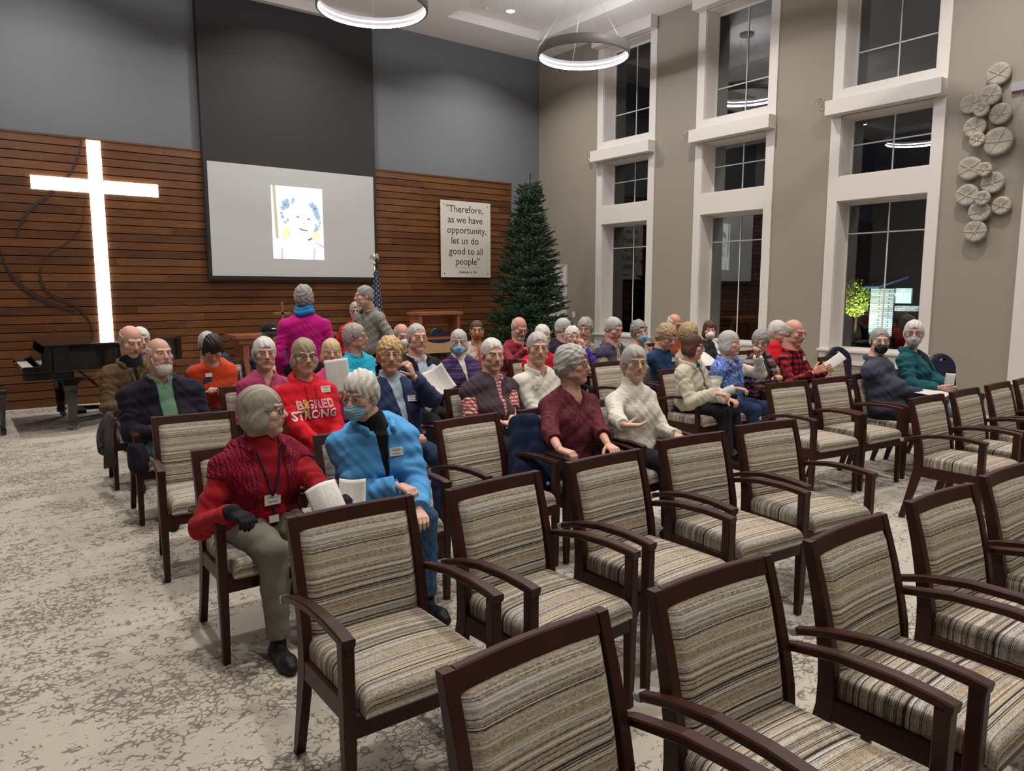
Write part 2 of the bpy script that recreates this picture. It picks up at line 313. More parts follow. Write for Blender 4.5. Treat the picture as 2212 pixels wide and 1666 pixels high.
# portrait slide (light thrown by the projector): shapes laid as thin layers
def glow(name,col,e): return mat(name,tuple(c*.3 for c in col),.8,emit=col,es=e)
glow('slide_white',(.97,.98,1),1.0); glow('slide_yellow',(.80,.86,.50),1.0); glow('slide_hair',(.42,.58,.78),.8); glow('slide_dark',(.14,.20,.33),.7); glow('slide_pink',(.74,.55,.84),.9); glow('slide_frame',(.55,.55,.36),.8); glow('slide_skin',(1,1,.99),1.5)
bx0,bx1,bz0,bz1=4.42,5.32,2.21,3.42
def sl(pts,lay,m,name): 
    q=[(bx0+(bx1-bx0)*u,bz1-(bz1-bz0)*v) for u,v in pts]; return P(MB().prism(q,'y',sy+.0115-lay*.0006,sy+.012-lay*.0006),name,m,sc)
sl([(0,0),(1,0),(1,1),(0,1)],0,'slide_white','slide_background')
sl([(.03,0),(.085,0),(.115,.72),(.06,.72)],1,'slide_frame','slide_curtain')
sl([(.22,.55),(.34,.56),(.36,.66),(.26,.72),(.18,.73)],1,'slide_yellow','slide_wall'); sl([(.85,.55),(.93,.62),(.96,.74),(.76,.72),(.78,.6)],1,'slide_yellow','slide_wall')
def curl(cu,cv,r,sd):
    rr=random.Random(sd); return [(cu+r*(1+.25*rr.uniform(-1,1))*math.cos(t),cv+r*.75*(1+.25*rr.uniform(-1,1))*math.sin(t)) for t in np.linspace(0,2*PI,14,endpoint=False)]
hm=MB(); hd=MB()
for i,(cu,cv,r) in enumerate([(.25,.24,.03),(.30,.20,.026),(.22,.30,.028),(.29,.27,.03),(.31,.25,.022),(.18,.37,.018),(.20,.42,.02),(.25,.49,.018),(.30,.46,.016),(.42,.18,.02),(.40,.22,.014),(.78,.24,.03),(.83,.27,.035),(.86,.32,.035),(.88,.37,.035),(.90,.41,.025),(.93,.47,.016),(.91,.52,.014),(.87,.56,.024),(.83,.59,.018),(.80,.21,.014),(.85,.51,.014)]):
    q=[(bx0+(bx1-bx0)*u,bz1-(bz1-bz0)*v) for u,v in curl(cu,cv,r*1.75,i)]; hm.prism(q,'y',sy+.0103,sy+.0109)
    q=[(bx0+(bx1-bx0)*u,bz1-(bz1-bz0)*v) for u,v in curl(cu+.01,cv+.012,r*(.5 if i%4==0 else .12),i+50)]; hd.prism(q,'y',sy+.0097,sy+.0103)
P(hm,'slide_hair_curls','slide_hair',sc); P(hd,'slide_hair_shadow','slide_dark',sc)
def ell(cu,cv,ru,rv,k=24): return [(cu+ru*math.cos(t),cv+rv*math.sin(t)) for t in np.linspace(0,2*PI,k,endpoint=False)]
for q in ([(.46,.41),(.50,.400),(.54,.412),(.50,.422)],[(.67,.430),(.71,.422),(.75,.436),(.71,.447)],[(.47,.560),(.60,.580),(.69,.585),(.67,.602),(.57,.595)],[(.66,.727),(.77,.685),(.76,.715),(.71,.735)],[(.585,.50),(.60,.495),(.63,.50),(.60,.507)]): sl(q,3,'slide_dark','slide_feature')
for q in ([(.15,.84),(.19,.84),(.19,1),(.14,1)],[(.79,.82),(.83,.86),(.81,1),(.77,1)],[(.30,.66),(.34,.62),(.33,.68)],[(.76,.70),(.82,.74),(1,.80),(1,.84),(.88,.79)]): sl(q,3,'slide_pink','slide_jacket')
# scripture sign
sg=empty('wall_sign',(8.33,D-.09,1.93)); tag(sg,'white verse sign with dark lettering on the wood slats beside the tree','sign')
P(MB().box(7.735,8.92,D-.10,D-.085,1.935,3.42,bev=.002),'sign_panel','off_white',sg)
for i,(s_,z,x) in enumerate((('"Therefore,',3.28,8.30),('as we have',3.075,8.31),('opportunity,',2.875,8.35),('let us do',2.67,8.30),('good to all',2.465,8.33),('people"',2.265,8.36))):
    t=text('lettering',s_,.192,'ink',sg,Matrix.Translation((x,D-.1015,z-.02))@FY,xs=.98); t.matrix_parent_inverse=Matrix.Translation(-Vector(sg.location))
t=text('lettering','Galatians 6:10a',.07,'ink',sg,Matrix.Translation((8.36,D-.1015,2.04))@FY); t.matrix_parent_inverse=Matrix.Translation(-Vector(sg.location))
P(MB().box(8.03,8.66,D-.1015,D-.0995,2.122,2.127),'divider_line','print_grey',sg)
for x in (7.81,8.845):
    for z in (2.01,3.345): P(MB().lathe([(.0,0),(.014,0),(.014,.02),(0,.02)],12,M=Matrix.Translation((x,D-.083,z))@Matrix.Rotation(PI/2,4,'X')),'standoff_bolt','steel',sg)
# ---------------------------------------------------------------- ring pendants and downlights, some out of view
def ring(x,y,z,label,R=.74):
    r=empty('ring_pendant',(x,y,z)); tag(r,label,'pendant light','ring pendants')
    MB().lathe([(R-.032,0),(R-.004,0),(R,.004),(R,.140),(R-.006,.145),(R-.032,.145)],96).build('ring_body','ring_body',r,True)
    MB().lathe([(R-.032,0),(R-.034,.017),(R-.032,.034)],96).build('ring_diffuser','ring_light',r,True)
    MB().lathe([(R-.032,.034),(R-.032,.078)],96).build('ring_body','ring_body',r,True)
    MB().lathe([(R-.032,.078),(R-.034,.087),(R-.032,.096)],96).build('ring_diffuser','ring_light',r,True)
    MB().lathe([(R-.032,.096),(R-.032,.145)],96).build('ring_body','ring_body',r,True)
    h=6.6-z
    for k in range(4):
        a=PI/4+k*PI/2+.3; MB().tube([((R-.02)*math.cos(a),(R-.02)*math.sin(a),.14),(.05*math.cos(a),.05*math.sin(a),h-.03)],.0018,5).build('suspension_cable','steel',r)
    MB().lathe([(0,h-.05),(.13,h-.05),(.135,h-.045),(.135,h),(0,h)],32).build('canopy','ring_body',r,True)
for x,y,lb in ((8.45,9.25,'glowing ring pendant hanging in front of the tall windows'),(4.82,9.45,'glowing ring pendant cut by the top edge near the charcoal panel'),(1.2,9.3,'ring pendant over the piano side of the room'),(8.45,3.9,'ring pendant over the chairs beside the wall art'),(4.82,3.9,'ring pendant over the middle of the chair rows'),(1.2,3.9,'ring pendant over the open carpet aisle')):
    ring(x,y,5.40,lb)  # the last three are added out of view to light the near chairs
for i,(x,y) in enumerate(DL):
    o=empty('ceiling_downlight',(x,y,6.6)); tag(o,'small round recessed downlight in the ceiling coffer','downlight','recessed ceiling downlights')
    MB().lathe([(.075,-.004),(.10,-.006),(.105,0),(.075,0)],32,close=True).build('trim_ring','coffer_paint',o,True); MB().lathe([(0,-.002),(.075,-.003)],32).build('lens','spot_light',o)
o=MB().box(7.9,7.9+.06,11.2,11.26,6.575,6.6).build('sprinkler_head','white_plastic'); tag(o,'small white sprinkler head on the ceiling coffer','sprinkler')
# art discs
mat('woven_disc',(.36,.33,.28),.85,bump=.8,bscale=70,var=.35,vscale=22); mat('rattan_strip',(.55,.47,.34),.6)
ART=[(3.861,4.253,.135),(3.924,4.020,.124),(4.145,3.962,.119),(3.993,3.861,.089),(3.808,3.784,.126),(4.071,3.668,.130),(4.015,3.508,.090),(3.804,3.461,.167),(4.099,3.185,.145),(3.909,3.144,.086),(3.832,2.983,.131),(4.098,2.859,.136),(3.905,2.803,.089),(3.945,2.646,.129),(3.715,2.701,.110),(3.975,2.409,.134)]
for k,(part,lab) in enumerate(((ART[:8],'upper cluster of eight woven grey discs on the taupe wall'),(ART[8:],'lower cluster of eight woven grey discs on the taupe wall'))):
    a=empty('wall_sculpture',(W,part[0][0],part[0][1])); tag(a,lab,'wall art','woven disc wall sculptures')
    for i,(y,z,r) in enumerate(part):
        small=r<.095; x=W-(.12 if small else .055+.02*(i%2)); T=Matrix.Translation((x-W,y-part[0][0],z-part[0][1]))@Matrix.Rotation(-PI/2,4,'Y')
        d=MB().lathe([(0,.012),(r*.45,.014),(r*.75,.028),(r*.93,.024),(r,.006),(r*.97,-.015),(r*.8,-.03),(0,-.034)],36,M=T).build('woven_disc','woven_disc',a,True)
        sm=MB()
        for q in range(3):
            an=q*PI/3+i*.37; sm.tube([T@Vector((u*r*math.cos(an),u*r*math.sin(an),h)) for u,h in ((-1.01,.008),(-.9,.03),(-.72,.033),(-.4,.020),(0,.022),(.4,.020),(.72,.033),(.9,.03),(1.01,.008))],.0035,6)
        sm.build('binding_strip','rattan_strip',d)
    for i,(y,z,r) in enumerate(part): pass
# switches, hooks
o=MB().box(W-.008,W,11.42,11.50,1.12,1.24,bev=.002).box(W-.014,W-.008,11.45,11.47,1.15,1.21).build('light_switch','white_plastic'); tag(o,'white light switch on the taupe wall beside the corner door','switch')
for y,z,t in ((6.17,4.42,'third'),(8.60,4.33,'second'),(10.98,4.24,'first')):
    h=MB().tube([(W-.002,y,z),(W-.06,y+.01,z),(W-.08,y+.02,z-.02)]+[(W-.07,y+.02+.035*math.sin(a),z-.05-.035*math.cos(a)) for a in np.linspace(PI,3*PI,12)],.006,6).build('wall_hook','steel'); tag(h,f'small metal hook loop on the wall left of the {t} window header','hook')
o=MB().box(W-.05,W,3.55,3.72,4.02,4.12,bev=.004).tube([(W-.03,3.6,4.02),(W-.04,3.62,3.9),(W-.03,3.66,3.84)],.003,5).build('wall_sensor','grey_plastic'); tag(o,'small grey sensor box with a cable above the woven discs','sensor')
# ---------------------------------------------------------------- striped armchairs
def sweep(mb,pts,ws,hs):
    b=mb.b; P=[Vector(p) for p in pts]; rows=[]
    for i,p in enumerate(P):
        d=(P[min(i+1,len(P)-1)]-P[max(i-1,0)]).normalized(); sd=d.cross(Vector((0,0,1))).normalized(); up=sd.cross(d); w_,h_=ws[i]/2,hs[i]/2; e=.004
        rows.append([b.verts.new(p+sd*a*w_+up*c*h_) for a,c in ((-1,-.7),(-.8,-1),(.8,-1),(1,-.7),(1,.65),(.8,1),(-.8,1),(-1,.65))])
    for i in range(len(rows)-1):
        for k in range(8): b.faces.new((rows[i][k],rows[i][(k+1)%8],rows[i+1][(k+1)%8],rows[i+1][k]))
    b.faces.new(rows[0][::-1]); b.faces.new(rows[-1]); return mb
def backy(z): return float(np.interp(z,[0,.2,.38,.5,.62,.75,.9],[.005,-.05,-.092,-.092,-.072,-.042,0]))
def chair_meshes():
    out={}
    ctr=[(backy(z),z) for z in np.linspace(0,.90,13)]; th=np.interp(np.linspace(0,.9,13),[0,.35,.5,.9],[.034,.062,.056,.032])
    prof=[(y-t/2,z) for (y,z),t in zip(ctr,th)]+[(y+t/2,z) for (y,z),t in list(zip(ctr,th))[::-1]]
    out['rear']=[MB().prism(prof,'x',a,c,bev=.003).mesh('rear_leg') for a,c in ((-.252,-.217),(.217,.252))]
    out['front']=[]; out['arm']=[]; out['cap']=[]
    for s in (-1,1):
        mb=MB(); b=mb.b; rows=[]
        for z,h in ((0,.013),(.006,.016),(.34,.021),(.645,.021)):
            cx_=s*.272; cy=-.528; rows.append([b.verts.new((cx_+dx*h+s*(0.0),cy+dy*h,z)) for dx,dy in ((-1,-.8),(-.8,-1),(.8,-1),(1,-.8),(1,.8),(.8,1),(-.8,1),(-1,.8))])
        for i in range(3):
            for k in range(8): b.faces.new((rows[i][k],rows[i][(k+1)%8],rows[i+1][(k+1)%8],rows[i+1][k]))
        b.faces.new(rows[0][::-1]); b.faces.new(rows[-1]); out['front'].append(mb.mesh('front_leg'))
        ys=np.linspace(.005,-.555,12); zs=np.interp(ys,[-.555,-.5,-.4,-.25,-.1,.005],[.654,.662,.668,.662,.635,.600])-.0
        xs_=np.interp(ys,[-.555,-.1,.005],[.274,.268,.262]); ws=np.interp(ys,[-.555,-.3,.005],[.046,.044,.032]); hs=np.interp(ys,[-.555,-.3,.005],[.030,.028,.024])
        mb=MB(); sweep(mb,[(s*x,y,z) for x,y,z in zip(xs_,ys,zs)],ws,hs); out['arm'].append(mb.mesh('armrest'))
        mb=MB(); sweep(mb,[(s*.262,.032,.590),(s*.262,.022,.5935),(s*.262,.004,.600)],[.026,.036,.036],[.022,.027,.028]); out['cap'].append(mb.mesh('metal_bracket'))
    # crest rail, bowed
    mb=MB(); b=mb.b; rows=[]
    for x in np.linspace(-.215,.215,13):
        bow=.012*(1-(x/.215)**2); rows.append([b.verts.new((x,backy(z)+bow+o_,z+zz)) for z,zz,o_ in ((.852,0,-.013),(.9,-.004,-.013),(.9,0,-.009),(.9,0,.009),(.9,-.004,.013),(.852,0,.013))])
    for i in range(12):
        for k in range(6): b.faces.new((rows[i][k],rows[i][(k+1)%6],rows[i+1][(k+1)%6],rows[i+1][k]))
    b.faces.new(rows[0]); b.faces.new(rows[-1][::-1]); out['crest']=mb.mesh('crest_rail')
    # back cushion: front and rear skins
    def bk(sgn):
        def f(u,v):
            x=-.2155+.431*u; z=.40+.456*v; bow=.012*(1-(x/.2155)**2)*np.interp(z,[.4,.82],[.5,1]); e=min(u,1-u)*.431; ez=min(v,1-v)*.456
            t=.026*min(1,(e/.035))**.5 if e<.035 else .026; t*=min(1,(ez/.03))**.5 if ez<.03 else 1
            return (x,backy(z)+bow-sgn*(t+ (.004 if sgn>0 else 0)),z,x,z)
        return f
    mb=MB(); mb.grid(bk(1),24,24); mb.grid(bk(-1),12,12); out['back']=mb.mesh('backrest')
    # seat cushion: cloth sheet pulled down over the edges
    hw=.232; y0,y1=-.088,-.572; tz=.487
    def seat(u,v):
        L=hw+.06; s_=(-1+2*u)*L; 
        def ed(a,h,r=.035):      # arc length a from centre -> (pos,drop)
            fl=h-r
            if abs(a)<=fl: return a,0
            e=abs(a)-fl; q=r*PI/2
            if e<q: t=e/r; return math.copysign(fl+r*math.sin(t),a),r*(1-math.cos(t))
            return math.copysign(h,a),r+(e-q)
        px,dx=ed(s_,hw)
        half=(y0-y1)/2; t_=(-1+2*v)*(half+.06); py,dy=ed(t_,half); cy=(y0+y1)/2
        crown=.016*(1-(px/hw)**2)*(1-(py/half)**2); z=tz-(1-(1-min(1,dx/.09))*(1-min(1,dy/.09)))*.088+crown
        wv=.0
        return (px*(1-.0*py),cy-py,z,s_,t_)
    mb=MB(); mb.grid(seat,44,48); mb.box(-.22,.22,-.56,-.10,.40,.41); out['seat']=mb.mesh('seat')
    mb=MB(); mb.box(-.252,.252,-.545,-.518,.338,.412,bev=.003); mb.box(-.21,.21,-.11,-.085,.338,.40,bev=.003)
    for s in (-1,1): mb.prism([(-.53,.338),(-.09,.338),(-.09,.412),(-.53,.412)],'x',s*.225,s*.25,bev=.003)
    out['rail']=mb.mesh('seat_frame')
    return out
CM=chair_meshes()
for k in ('back','seat'): CM[k].materials.append(MAT['striped_upholstery']); CM[k].polygons.foreach_set('use_smooth',[True]*len(CM[k].polygons))
for k in ('crest','rail'): CM[k].materials.append(MAT['cherry_wood'])
for k in ('rear','front','arm'):
    for me in CM[k]: me.materials.append(MAT['cherry_wood'])
for me in CM['cap']: me.materials.append(MAT['grey_plastic'])
def armchair(x,y,ang,label,group='striped upholstered armchairs in rows'):
    r=empty('armchair',(x,y,0),math.radians(ang)); tag(r,label,'chair',group)
    link('seat',CM['seat'],None,r); link('backrest',CM['back'],None,r); link('crest_rail',CM['crest'],None,r); link('seat_frame',CM['rail'],None,r)
    for i in (0,1):
        link('rear_leg',CM['rear'][i],None,r); link('front_leg',CM['front'][i],None,r); a=link('armrest',CM['arm'][i],None,r); link('metal_bracket',CM['cap'][i],None,a)['label']='grey metal bracket at the rear tip of the armrest'
    return r
EMPTY=[(1.015,1.275,2.5,'empty striped armchair nearest the camera, cut off by the bottom edge'),
(1.69,1.275,-2.5,'empty striped armchair of the nearest row, second from the aisle carpet'),
(2.383,1.255,.5,'empty striped armchair of the nearest row, third from the aisle carpet'),
(3.095,1.255,-3,'empty striped armchair of the nearest row, fourth from the aisle carpet'),
(3.745,1.25,-2,'empty striped armchair of the nearest row, cut off by the right edge'),
(1.145,2.50,-.4,'empty striped armchair directly in front of the woman in the red knitted vest'),
(1.787,2.483,4,'empty striped armchair directly in front of the woman in the bright blue fleece'),
(2.488,2.538,1,'empty striped armchair in front of the maroon-topped woman, with bluish stripes'),
(3.215,2.60,-5,'empty striped armchair in front of the woman in the cream sweater'),
(3.905,2.60,-8,'empty striped armchair at the centre aisle end of the second empty row'),
(2.56,3.852,4,'empty striped armchair with a navy coat beside it, between fleece woman and maroon woman'),
(1.215,5.02,-5,'empty striped armchair in front of the white-bearded man'),
(5.83,2.52,-2,'empty striped armchair alone at the aisle, in front of the navy-jacketed masked man'),
(6.46,2.505,0,'empty striped armchair second from the aisle in the row before the teal-jacketed woman'),
(7.13,2.51,1,'empty striped armchair third from the aisle in the row before the teal-jacketed woman'),
(7.74,2.51,1,'empty striped armchair behind the light wall casing, half cut by the right edge'),
(5.77,3.66,-8,'empty striped armchair in front of the woman in the blue patterned vest'),
(6.37,3.60,-5,'empty striped armchair right beside the navy-jacketed masked man'),
(5.80,5.90,0,'empty striped armchair seen between the maroon and cream sweater women'),
(8.10,5.88,0,'empty striped armchair between grey-haired women, behind the blue patterned vest'),
(8.42,4.76,-3,'empty striped armchair beside the man in red buffalo plaid')]
for e in EMPTY: armchair(*e)
# ---------------------------------------------------------------- blue banquet chairs
m,n,l,b=base('navy_dotted_fabric',.85,.2); v=coords(n,l); 
sp=n.new('ShaderNodeSeparateXYZ'); l.new(v,sp.inputs[0]); cb=n.new('ShaderNodeCombineXYZ')
zz=M_(n,l,'MULTIPLY',M_(n,l,'ADD',sp.outputs[2],sp.outputs[1]),42); ro=M_(n,l,'MULTIPLY',M_(n,l,'MODULO',M_(n,l,'FLOOR',zz),2),.5)
a=M_(n,l,'SUBTRACT',M_(n,l,'FRACT',M_(n,l,'ADD',M_(n,l,'MULTIPLY',sp.outputs[0],42),M_(n,l,'ADD',ro,20.0))),.5); c_=M_(n,l,'SUBTRACT',M_(n,l,'FRACT',zz),.5)
d=M_(n,l,'ADD',M_(n,l,'MULTIPLY',a,a),M_(n,l,'MULTIPLY',c_,c_)); l.new(mixc(n,l,M_(n,l,'LESS_THAN',d,.016),(.010,.013,.032),(.16,.19,.28)),b.inputs['Base Color'])
mat('black_metal',(.012,.012,.013),.35)
def banquet(x,y,ang,label,h=.93):
    r=empty('banquet_chair',(x,y,0),math.radians(ang)); tag(r,label,'chair','navy dotted stacking banquet chairs')
    def outl(g): 
        return [(-.19+g,.52+g),(-.20+g,.70)]+[((.20-g)*math.cos(t),.745+(h-.745-g)*math.sin(t)) for t in np.linspace(PI,0,17)]+[(.20-g,.70),(.19-g,.52+g)]
    mb=MB(); b_=mb.b
    def slab(mb,ol,y0,y1,hole=True,lean=.14):
        b_=mb.b; hs=[(.045*math.cos(t),h-.075+.022*math.sin(t)) for t in np.linspace(PI,-PI,len(ol),endpoint=False)]
        A=[b_.verts.new((p[0],y0+lean*(p[1]-.5),p[1])) for p in ol]; A2=[b_.verts.new((p[0],y1+lean*(p[1]-.5),p[1])) for p in ol]
        c0=(0,h-.075); ag=[math.atan2(p[1]-c0[1],p[0]) for p in ol]
        H=[b_.verts.new((.045*math.cos(q),y0+lean*(c0[1]+.02*math.sin(q)-.5),c0[1]+.02*math.sin(q))) for q in ag]; H2=[b_.verts.new((v.co.x,v.co.y+y1-y0,v.co.z)) for v in H]
        k=len(ol)
        for i in range(k):
            j=(i+1)%k
            for q in ((A[i],A[j],H[j],H[i]),(A2[j],A2[i],H2[i],H2[j]),(A[j],A[i],A2[i],A2[j]),(H[i],H[j],H2[j],H2[i])):
                try: b_.faces.new(q)
                except ValueError: pass
    slab(mb,outl(.014),-.035,.012); mb.build('backrest','navy_dotted_fabric',r)
    fm=MB(); slab(fm,outl(0),.004,.018); 
    for s in (-1,1): fm.tube([(s*.19,.02,.55),(s*.195,.0,.42),(s*.20,.07,0)],.011,8); fm.tube([(s*.195,-.0,.43),(s*.195,-.40,.43),(s*.20,-.43,0)],.011,8)
    fm.tube([(-.2,-.40,.42),(.2,-.40,.42)],.011,8).tube([(-.19,0,.42),(.19,0,.42)],.011,8); fm.build('chair_frame','black_metal',r,True)
    MB().box(-.20,.20,-.43,.0,.435,.50,bev=.02).build('seat','navy_dotted_fabric',r,True)
    return r
banquet(9.52,5.25,-22,'navy dotted banquet chair against the wall behind the red plaid man'); banquet(9.50,3.93,-22,'navy dotted banquet chair against the wall right of the teal-jacketed woman')
banquet(7.64,12.45,0,'navy banquet chair seen through the open wooden lectern',.95)
# ---------------------------------------------------------------- grand piano and bench
pn=empty('grand_piano',(.2735,0,0)); pn.scale=(.825,1,1.05); tag(pn,'black grand piano below the glowing cross, keyboard towards the left','piano')
def cat(P,k=6):
    Q=[]; N=len(P)
    for i in range(N-1):
        p0,p1,p2,p3=[np.array(P[j]) for j in (max(i-1,0),i,i+1,min(i+2,N-1))]
        for t in np.linspace(0,1,k,endpoint=False): Q.append(tuple(.5*((2*p1)+(-p0+p2)*t+(2*p0-5*p1+4*p2-p3)*t*t+(-p0+3*p1-3*p2+p3)*t**3)))
    return Q+[P[-1]]
curve=cat([(1.35,10.15),(1.70,10.22),(2.02,10.50),(2.35,10.72),(2.72,10.95),(2.80,11.25),(2.66,11.55),(2.40,11.66)])
outl=[(.78,10.13),(1.0,10.13)]+curve+[(.78,11.66)]
MB().prism(outl,'z',.70,.985,bev=.006).build('case','piano_black',pn)
gl=lambda d:[(x+(d if x<1 else -d)*0,y) for x,y in outl]
lid=[(.70,10.10),(1.0,10.10)]+[(x+.02,y-.03) for x,y in curve]+[(.70,11.69)]
MB().prism(lid,'z',.986,1.008,bev=.004).build('lid','piano_black',pn)
MB().box(.42,1.05,10.15,11.64,.61,.70,bev=.005).build('keybed','piano_black',pn)
for y in (10.13,11.60):
    arm=[(.42,.70)]+[(.42+.02*math.cos(t)+.02,.735+.03*math.sin(t)) for t in np.linspace(PI,PI/2,5)]+[(.60+.10*math.sin(t),.765+.16*(1-math.cos(t))) for t in np.linspace(0,PI/2,8)]+[(.72,.985),(.80,.985),(.80,.70)]
    MB().prism(arm,'y',y,y+.06,bev=.003).build('arm','piano_black',pn)
MB().box(.66,.70,10.19,11.60,.74,.90,bev=.004).build('fallboard','piano_black',pn)
MB().box(.46,.60,10.20,11.60,.70,.722,bev=.002).build('keys','off_white',pn)
def pleg(x,y):
    m_=MB(); 
    for (z0,w0),(z1,w1) in (((.10,.05),(.48,.075)),((.48,.085),(.53,.09)),):
        t=bmesh.new(); a=[t.verts.new((x+dx*w0,y+dy*w0,z0)) for dx,dy in ((-1,-1),(1,-1),(1,1),(-1,1))]; c=[t.verts.new((x+dx*w1,y+dy*w1,z1)) for dx,dy in ((-1,-1),(1,-1),(1,1),(-1,1))]
        t.faces.new(a[::-1]); t.faces.new(c)
        for i in range(4): t.faces.new((a[i],a[(i+1)%4],c[(i+1)%4],c[i]))
        m_._add(t)
    br=[(x-.30,.61)]+[(x-.30+.22*math.sin(t),.61-.10*(1-math.cos(t))) for t in np.linspace(0,PI/2,6)]+[(x+.30-.22*math.sin(t),.61-.10*(1-math.cos(t))) for t in np.linspace(PI/2,0,6)]+[(x+.30,.61)]
    m_.prism(br,'y',y-.05,y+.05); m_.box(x-.06,x+.06,y-.06,y+.06,.07,.11,bev=.004)
    o=m_.build('leg','piano_black',pn)
    c=MB().lathe([(0,-.018),(.04,-.018),(.045,-.012),(.045,.012),(.04,.018),(0,.018)],20,M=Matrix.Translation((x+.03,y,.045))@Matrix.Rotation(PI/2,4,'X')).box(x-.02,x+.05,y-.03,y+.03,.05,.075); c.build('caster','ring_body',o)
pleg(1.0,10.28); pleg(1.0,11.50); pleg(2.45,11.2)
MB().tube([(1.9,10.9,.05),(1.17,10.9,.66)],.015,8).tube([(1.95,11.05,.05),(1.17,10.95,.66)],.015,8).tube([(1.0,10.3,.10),(2.45,11.2,.10)],.03,8).tube([(1.0,11.5,.10),(2.45,11.2,.10)],.03,8).box(1.0,1.25,10.72,11.1,.12,.17,bev=.005).box(1.05,1.12,10.82,10.86,.17,.62).box(1.05,1.12,10.96,11.0,.17,.62).build('lyre_and_braces','piano_black',pn)
bn=empty('piano_bench',(.05,0,0)); tag(bn,'black padded piano bench cut off by the left edge','bench')
MB().box(-.35,.42,10.35,10.85,.44,.54,bev=.02).build('seat_cushion','piano_black',bn,True); MB().box(-.33,.40,10.37,10.83,.36,.44,bev=.004).build('bench_apron','piano_black',bn)
for x in (-.28,.36):
    for y in (10.42,10.78): MB().tube([(x,y,.37),(x,y,.30),(x,y,.08),(x,y,.05),(x,y,.0)],[.03,.03,.017,.026,.02],10).build('leg','piano_black',bn)
# ---------------------------------------------------------------- lectern, altar table, cross, flag
lc=empty('lectern',(0,0,0)); tag(lc,'open-framed reddish wooden lectern against the slats','lectern')
LY=11.5; lc.location=(-.2,0,.012)
MB().box(6.72,7.64,LY-.2,LY+.22,1.235,1.285,bev=.004).build('top_board','redwood',lc)
MB().box(6.75,6.81,LY-.17,LY+.18,.03,1.235,bev=.003).build('side_panel','redwood',lc); MB().box(7.54,7.60,LY-.17,LY+.18,.03,1.235,bev=.003).build('side_panel','redwood',lc)
MB().box(6.81,7.54,LY+.10,LY+.12,1.06,1.235).build('upper_panel','redwood',lc)
MB().box(6.81,7.54,LY-.19,LY+.17,.80,.83,bev=.003).build('shelf','redwood',lc)
MB().prism([(6.81,.56),(6.81,.80)]+[(7.54-.73*(1-t),.80-.07*math.sin(PI*t)) for t in np.linspace(0.05,.95,12)]+[(7.54,.80),(7.54,.56)],'y',LY-.20,LY-.17).build('front_panel','pale_wood',lc)
MB().box(6.70,7.65,LY-.2,LY+.2,0,.05,bev=.004).build('foot_board','redwood',lc)
tb=empty('altar_table',(0,0,0)); tag(tb,'reddish wooden table behind the standing woman in magenta','table')
MB().box(3.52,5.2,11.75,12.35,.93,.985,bev=.004).build('tabletop','redwood',tb); MB().box(3.58,5.14,11.80,12.30,.85,.93).build('apron','redwood',tb)
for x in (3.66,5.0):
    for y in (11.84,12.24): MB().box(x,x+.09,y,y+.05,0,.86,bev=.003).build('leg','redwood',tb)
k=empty('standing_cross',(4.36,12.0,.985)); tag(k,'small brass cross standing on the wooden table','cross')
MB().box(-.022,.022,-.012,.012,.03,.50,bev=.003).box(-.14,.14,-.012,.012,.30,.345,bev=.003).build('cross_bar','brass',k); MB().box(-.09,.09,-.06,.06,0,.03,bev=.004).build('base','brass',k)
mat('pale_brass',(.62,.56,.42),.35,.8)
fg=empty('flag_stand',(6.02,11.95,0)); tag(fg,'furled star-spangled flag on a pole topped by a gold eagle','flag')
MB().lathe([(0,0),(.15,0),(.15,.02),(.05,.05),(.02,.06),(0,.06)],24).build('base','brass',fg,True)
MB().tube([(0,0,.03),(0,0,2.14)],.012,10).build('pole','brass',fg,True)
eg=MB().lathe([(0,2.13),(.025,2.14),(.03,2.155),(.014,2.17),(.012,2.20),(.022,2.215),(.03,2.25),(.022,2.29),(.012,2.31),(0,2.325)],16)
for s in (-1,1): eg.prism([(s*.012,2.275),(s*.05,2.325),(s*.075,2.31),(s*.088,2.27),(s*.085,2.21),(s*.06,2.25),(s*.03,2.23)],'y',-.008,.008,bev=.002)
eg.build('eagle_finial','pale_brass',fg,True)
def flagf(u,v):
    z=2.05-1.25*v; th=2*PI*u*1.0; r=.03+.07*v+.018*(1+.5*v)*math.sin(6*th); return (.03+.02*v+r*math.cos(th),r*.7*math.sin(th),z,u*1.6,v*1.25)
m,n,l,b=base('flag_field',.8,.2); tc=n.new('ShaderNodeTexCoord'); sp=n.new('ShaderNodeSeparateXYZ'); l.new(tc.outputs['UV'],sp.inputs[0])
aa=M_(n,l,'SUBTRACT',M_(n,l,'FRACT',M_(n,l,'MULTIPLY',sp.outputs[0],14)),.5); bb=M_(n,l,'SUBTRACT',M_(n,l,'FRACT',M_(n,l,'ADD',M_(n,l,'MULTIPLY',sp.outputs[1],12),M_(n,l,'MULTIPLY',M_(n,l,'FLOOR',M_(n,l,'MULTIPLY',sp.outputs[0],14)),.5))),.5)
an=M_(n,l,'ARCTAN2',aa,bb); rr=M_(n,l,'SQRT',M_(n,l,'ADD',M_(n,l,'MULTIPLY',aa,aa),M_(n,l,'MULTIPLY',bb,bb)))
star=M_(n,l,'LESS_THAN',rr,M_(n,l,'ADD',.19,M_(n,l,'MULTIPLY',M_(n,l,'COSINE',M_(n,l,'MULTIPLY',an,5)),.09)))
fld=M_(n,l,'LESS_THAN',sp.outputs[1],.92); stp=M_(n,l,'GREATER_THAN',M_(n,l,'FRACT',M_(n,l,'MULTIPLY',sp.outputs[0],8)),.5)
l.new(mixc(n,l,fld,mixc(n,l,stp,(.42,.02,.03),(.7,.7,.68)),mixc(n,l,star,(.014,.024,.075),(.7,.7,.7))),b.inputs['Base Color'])
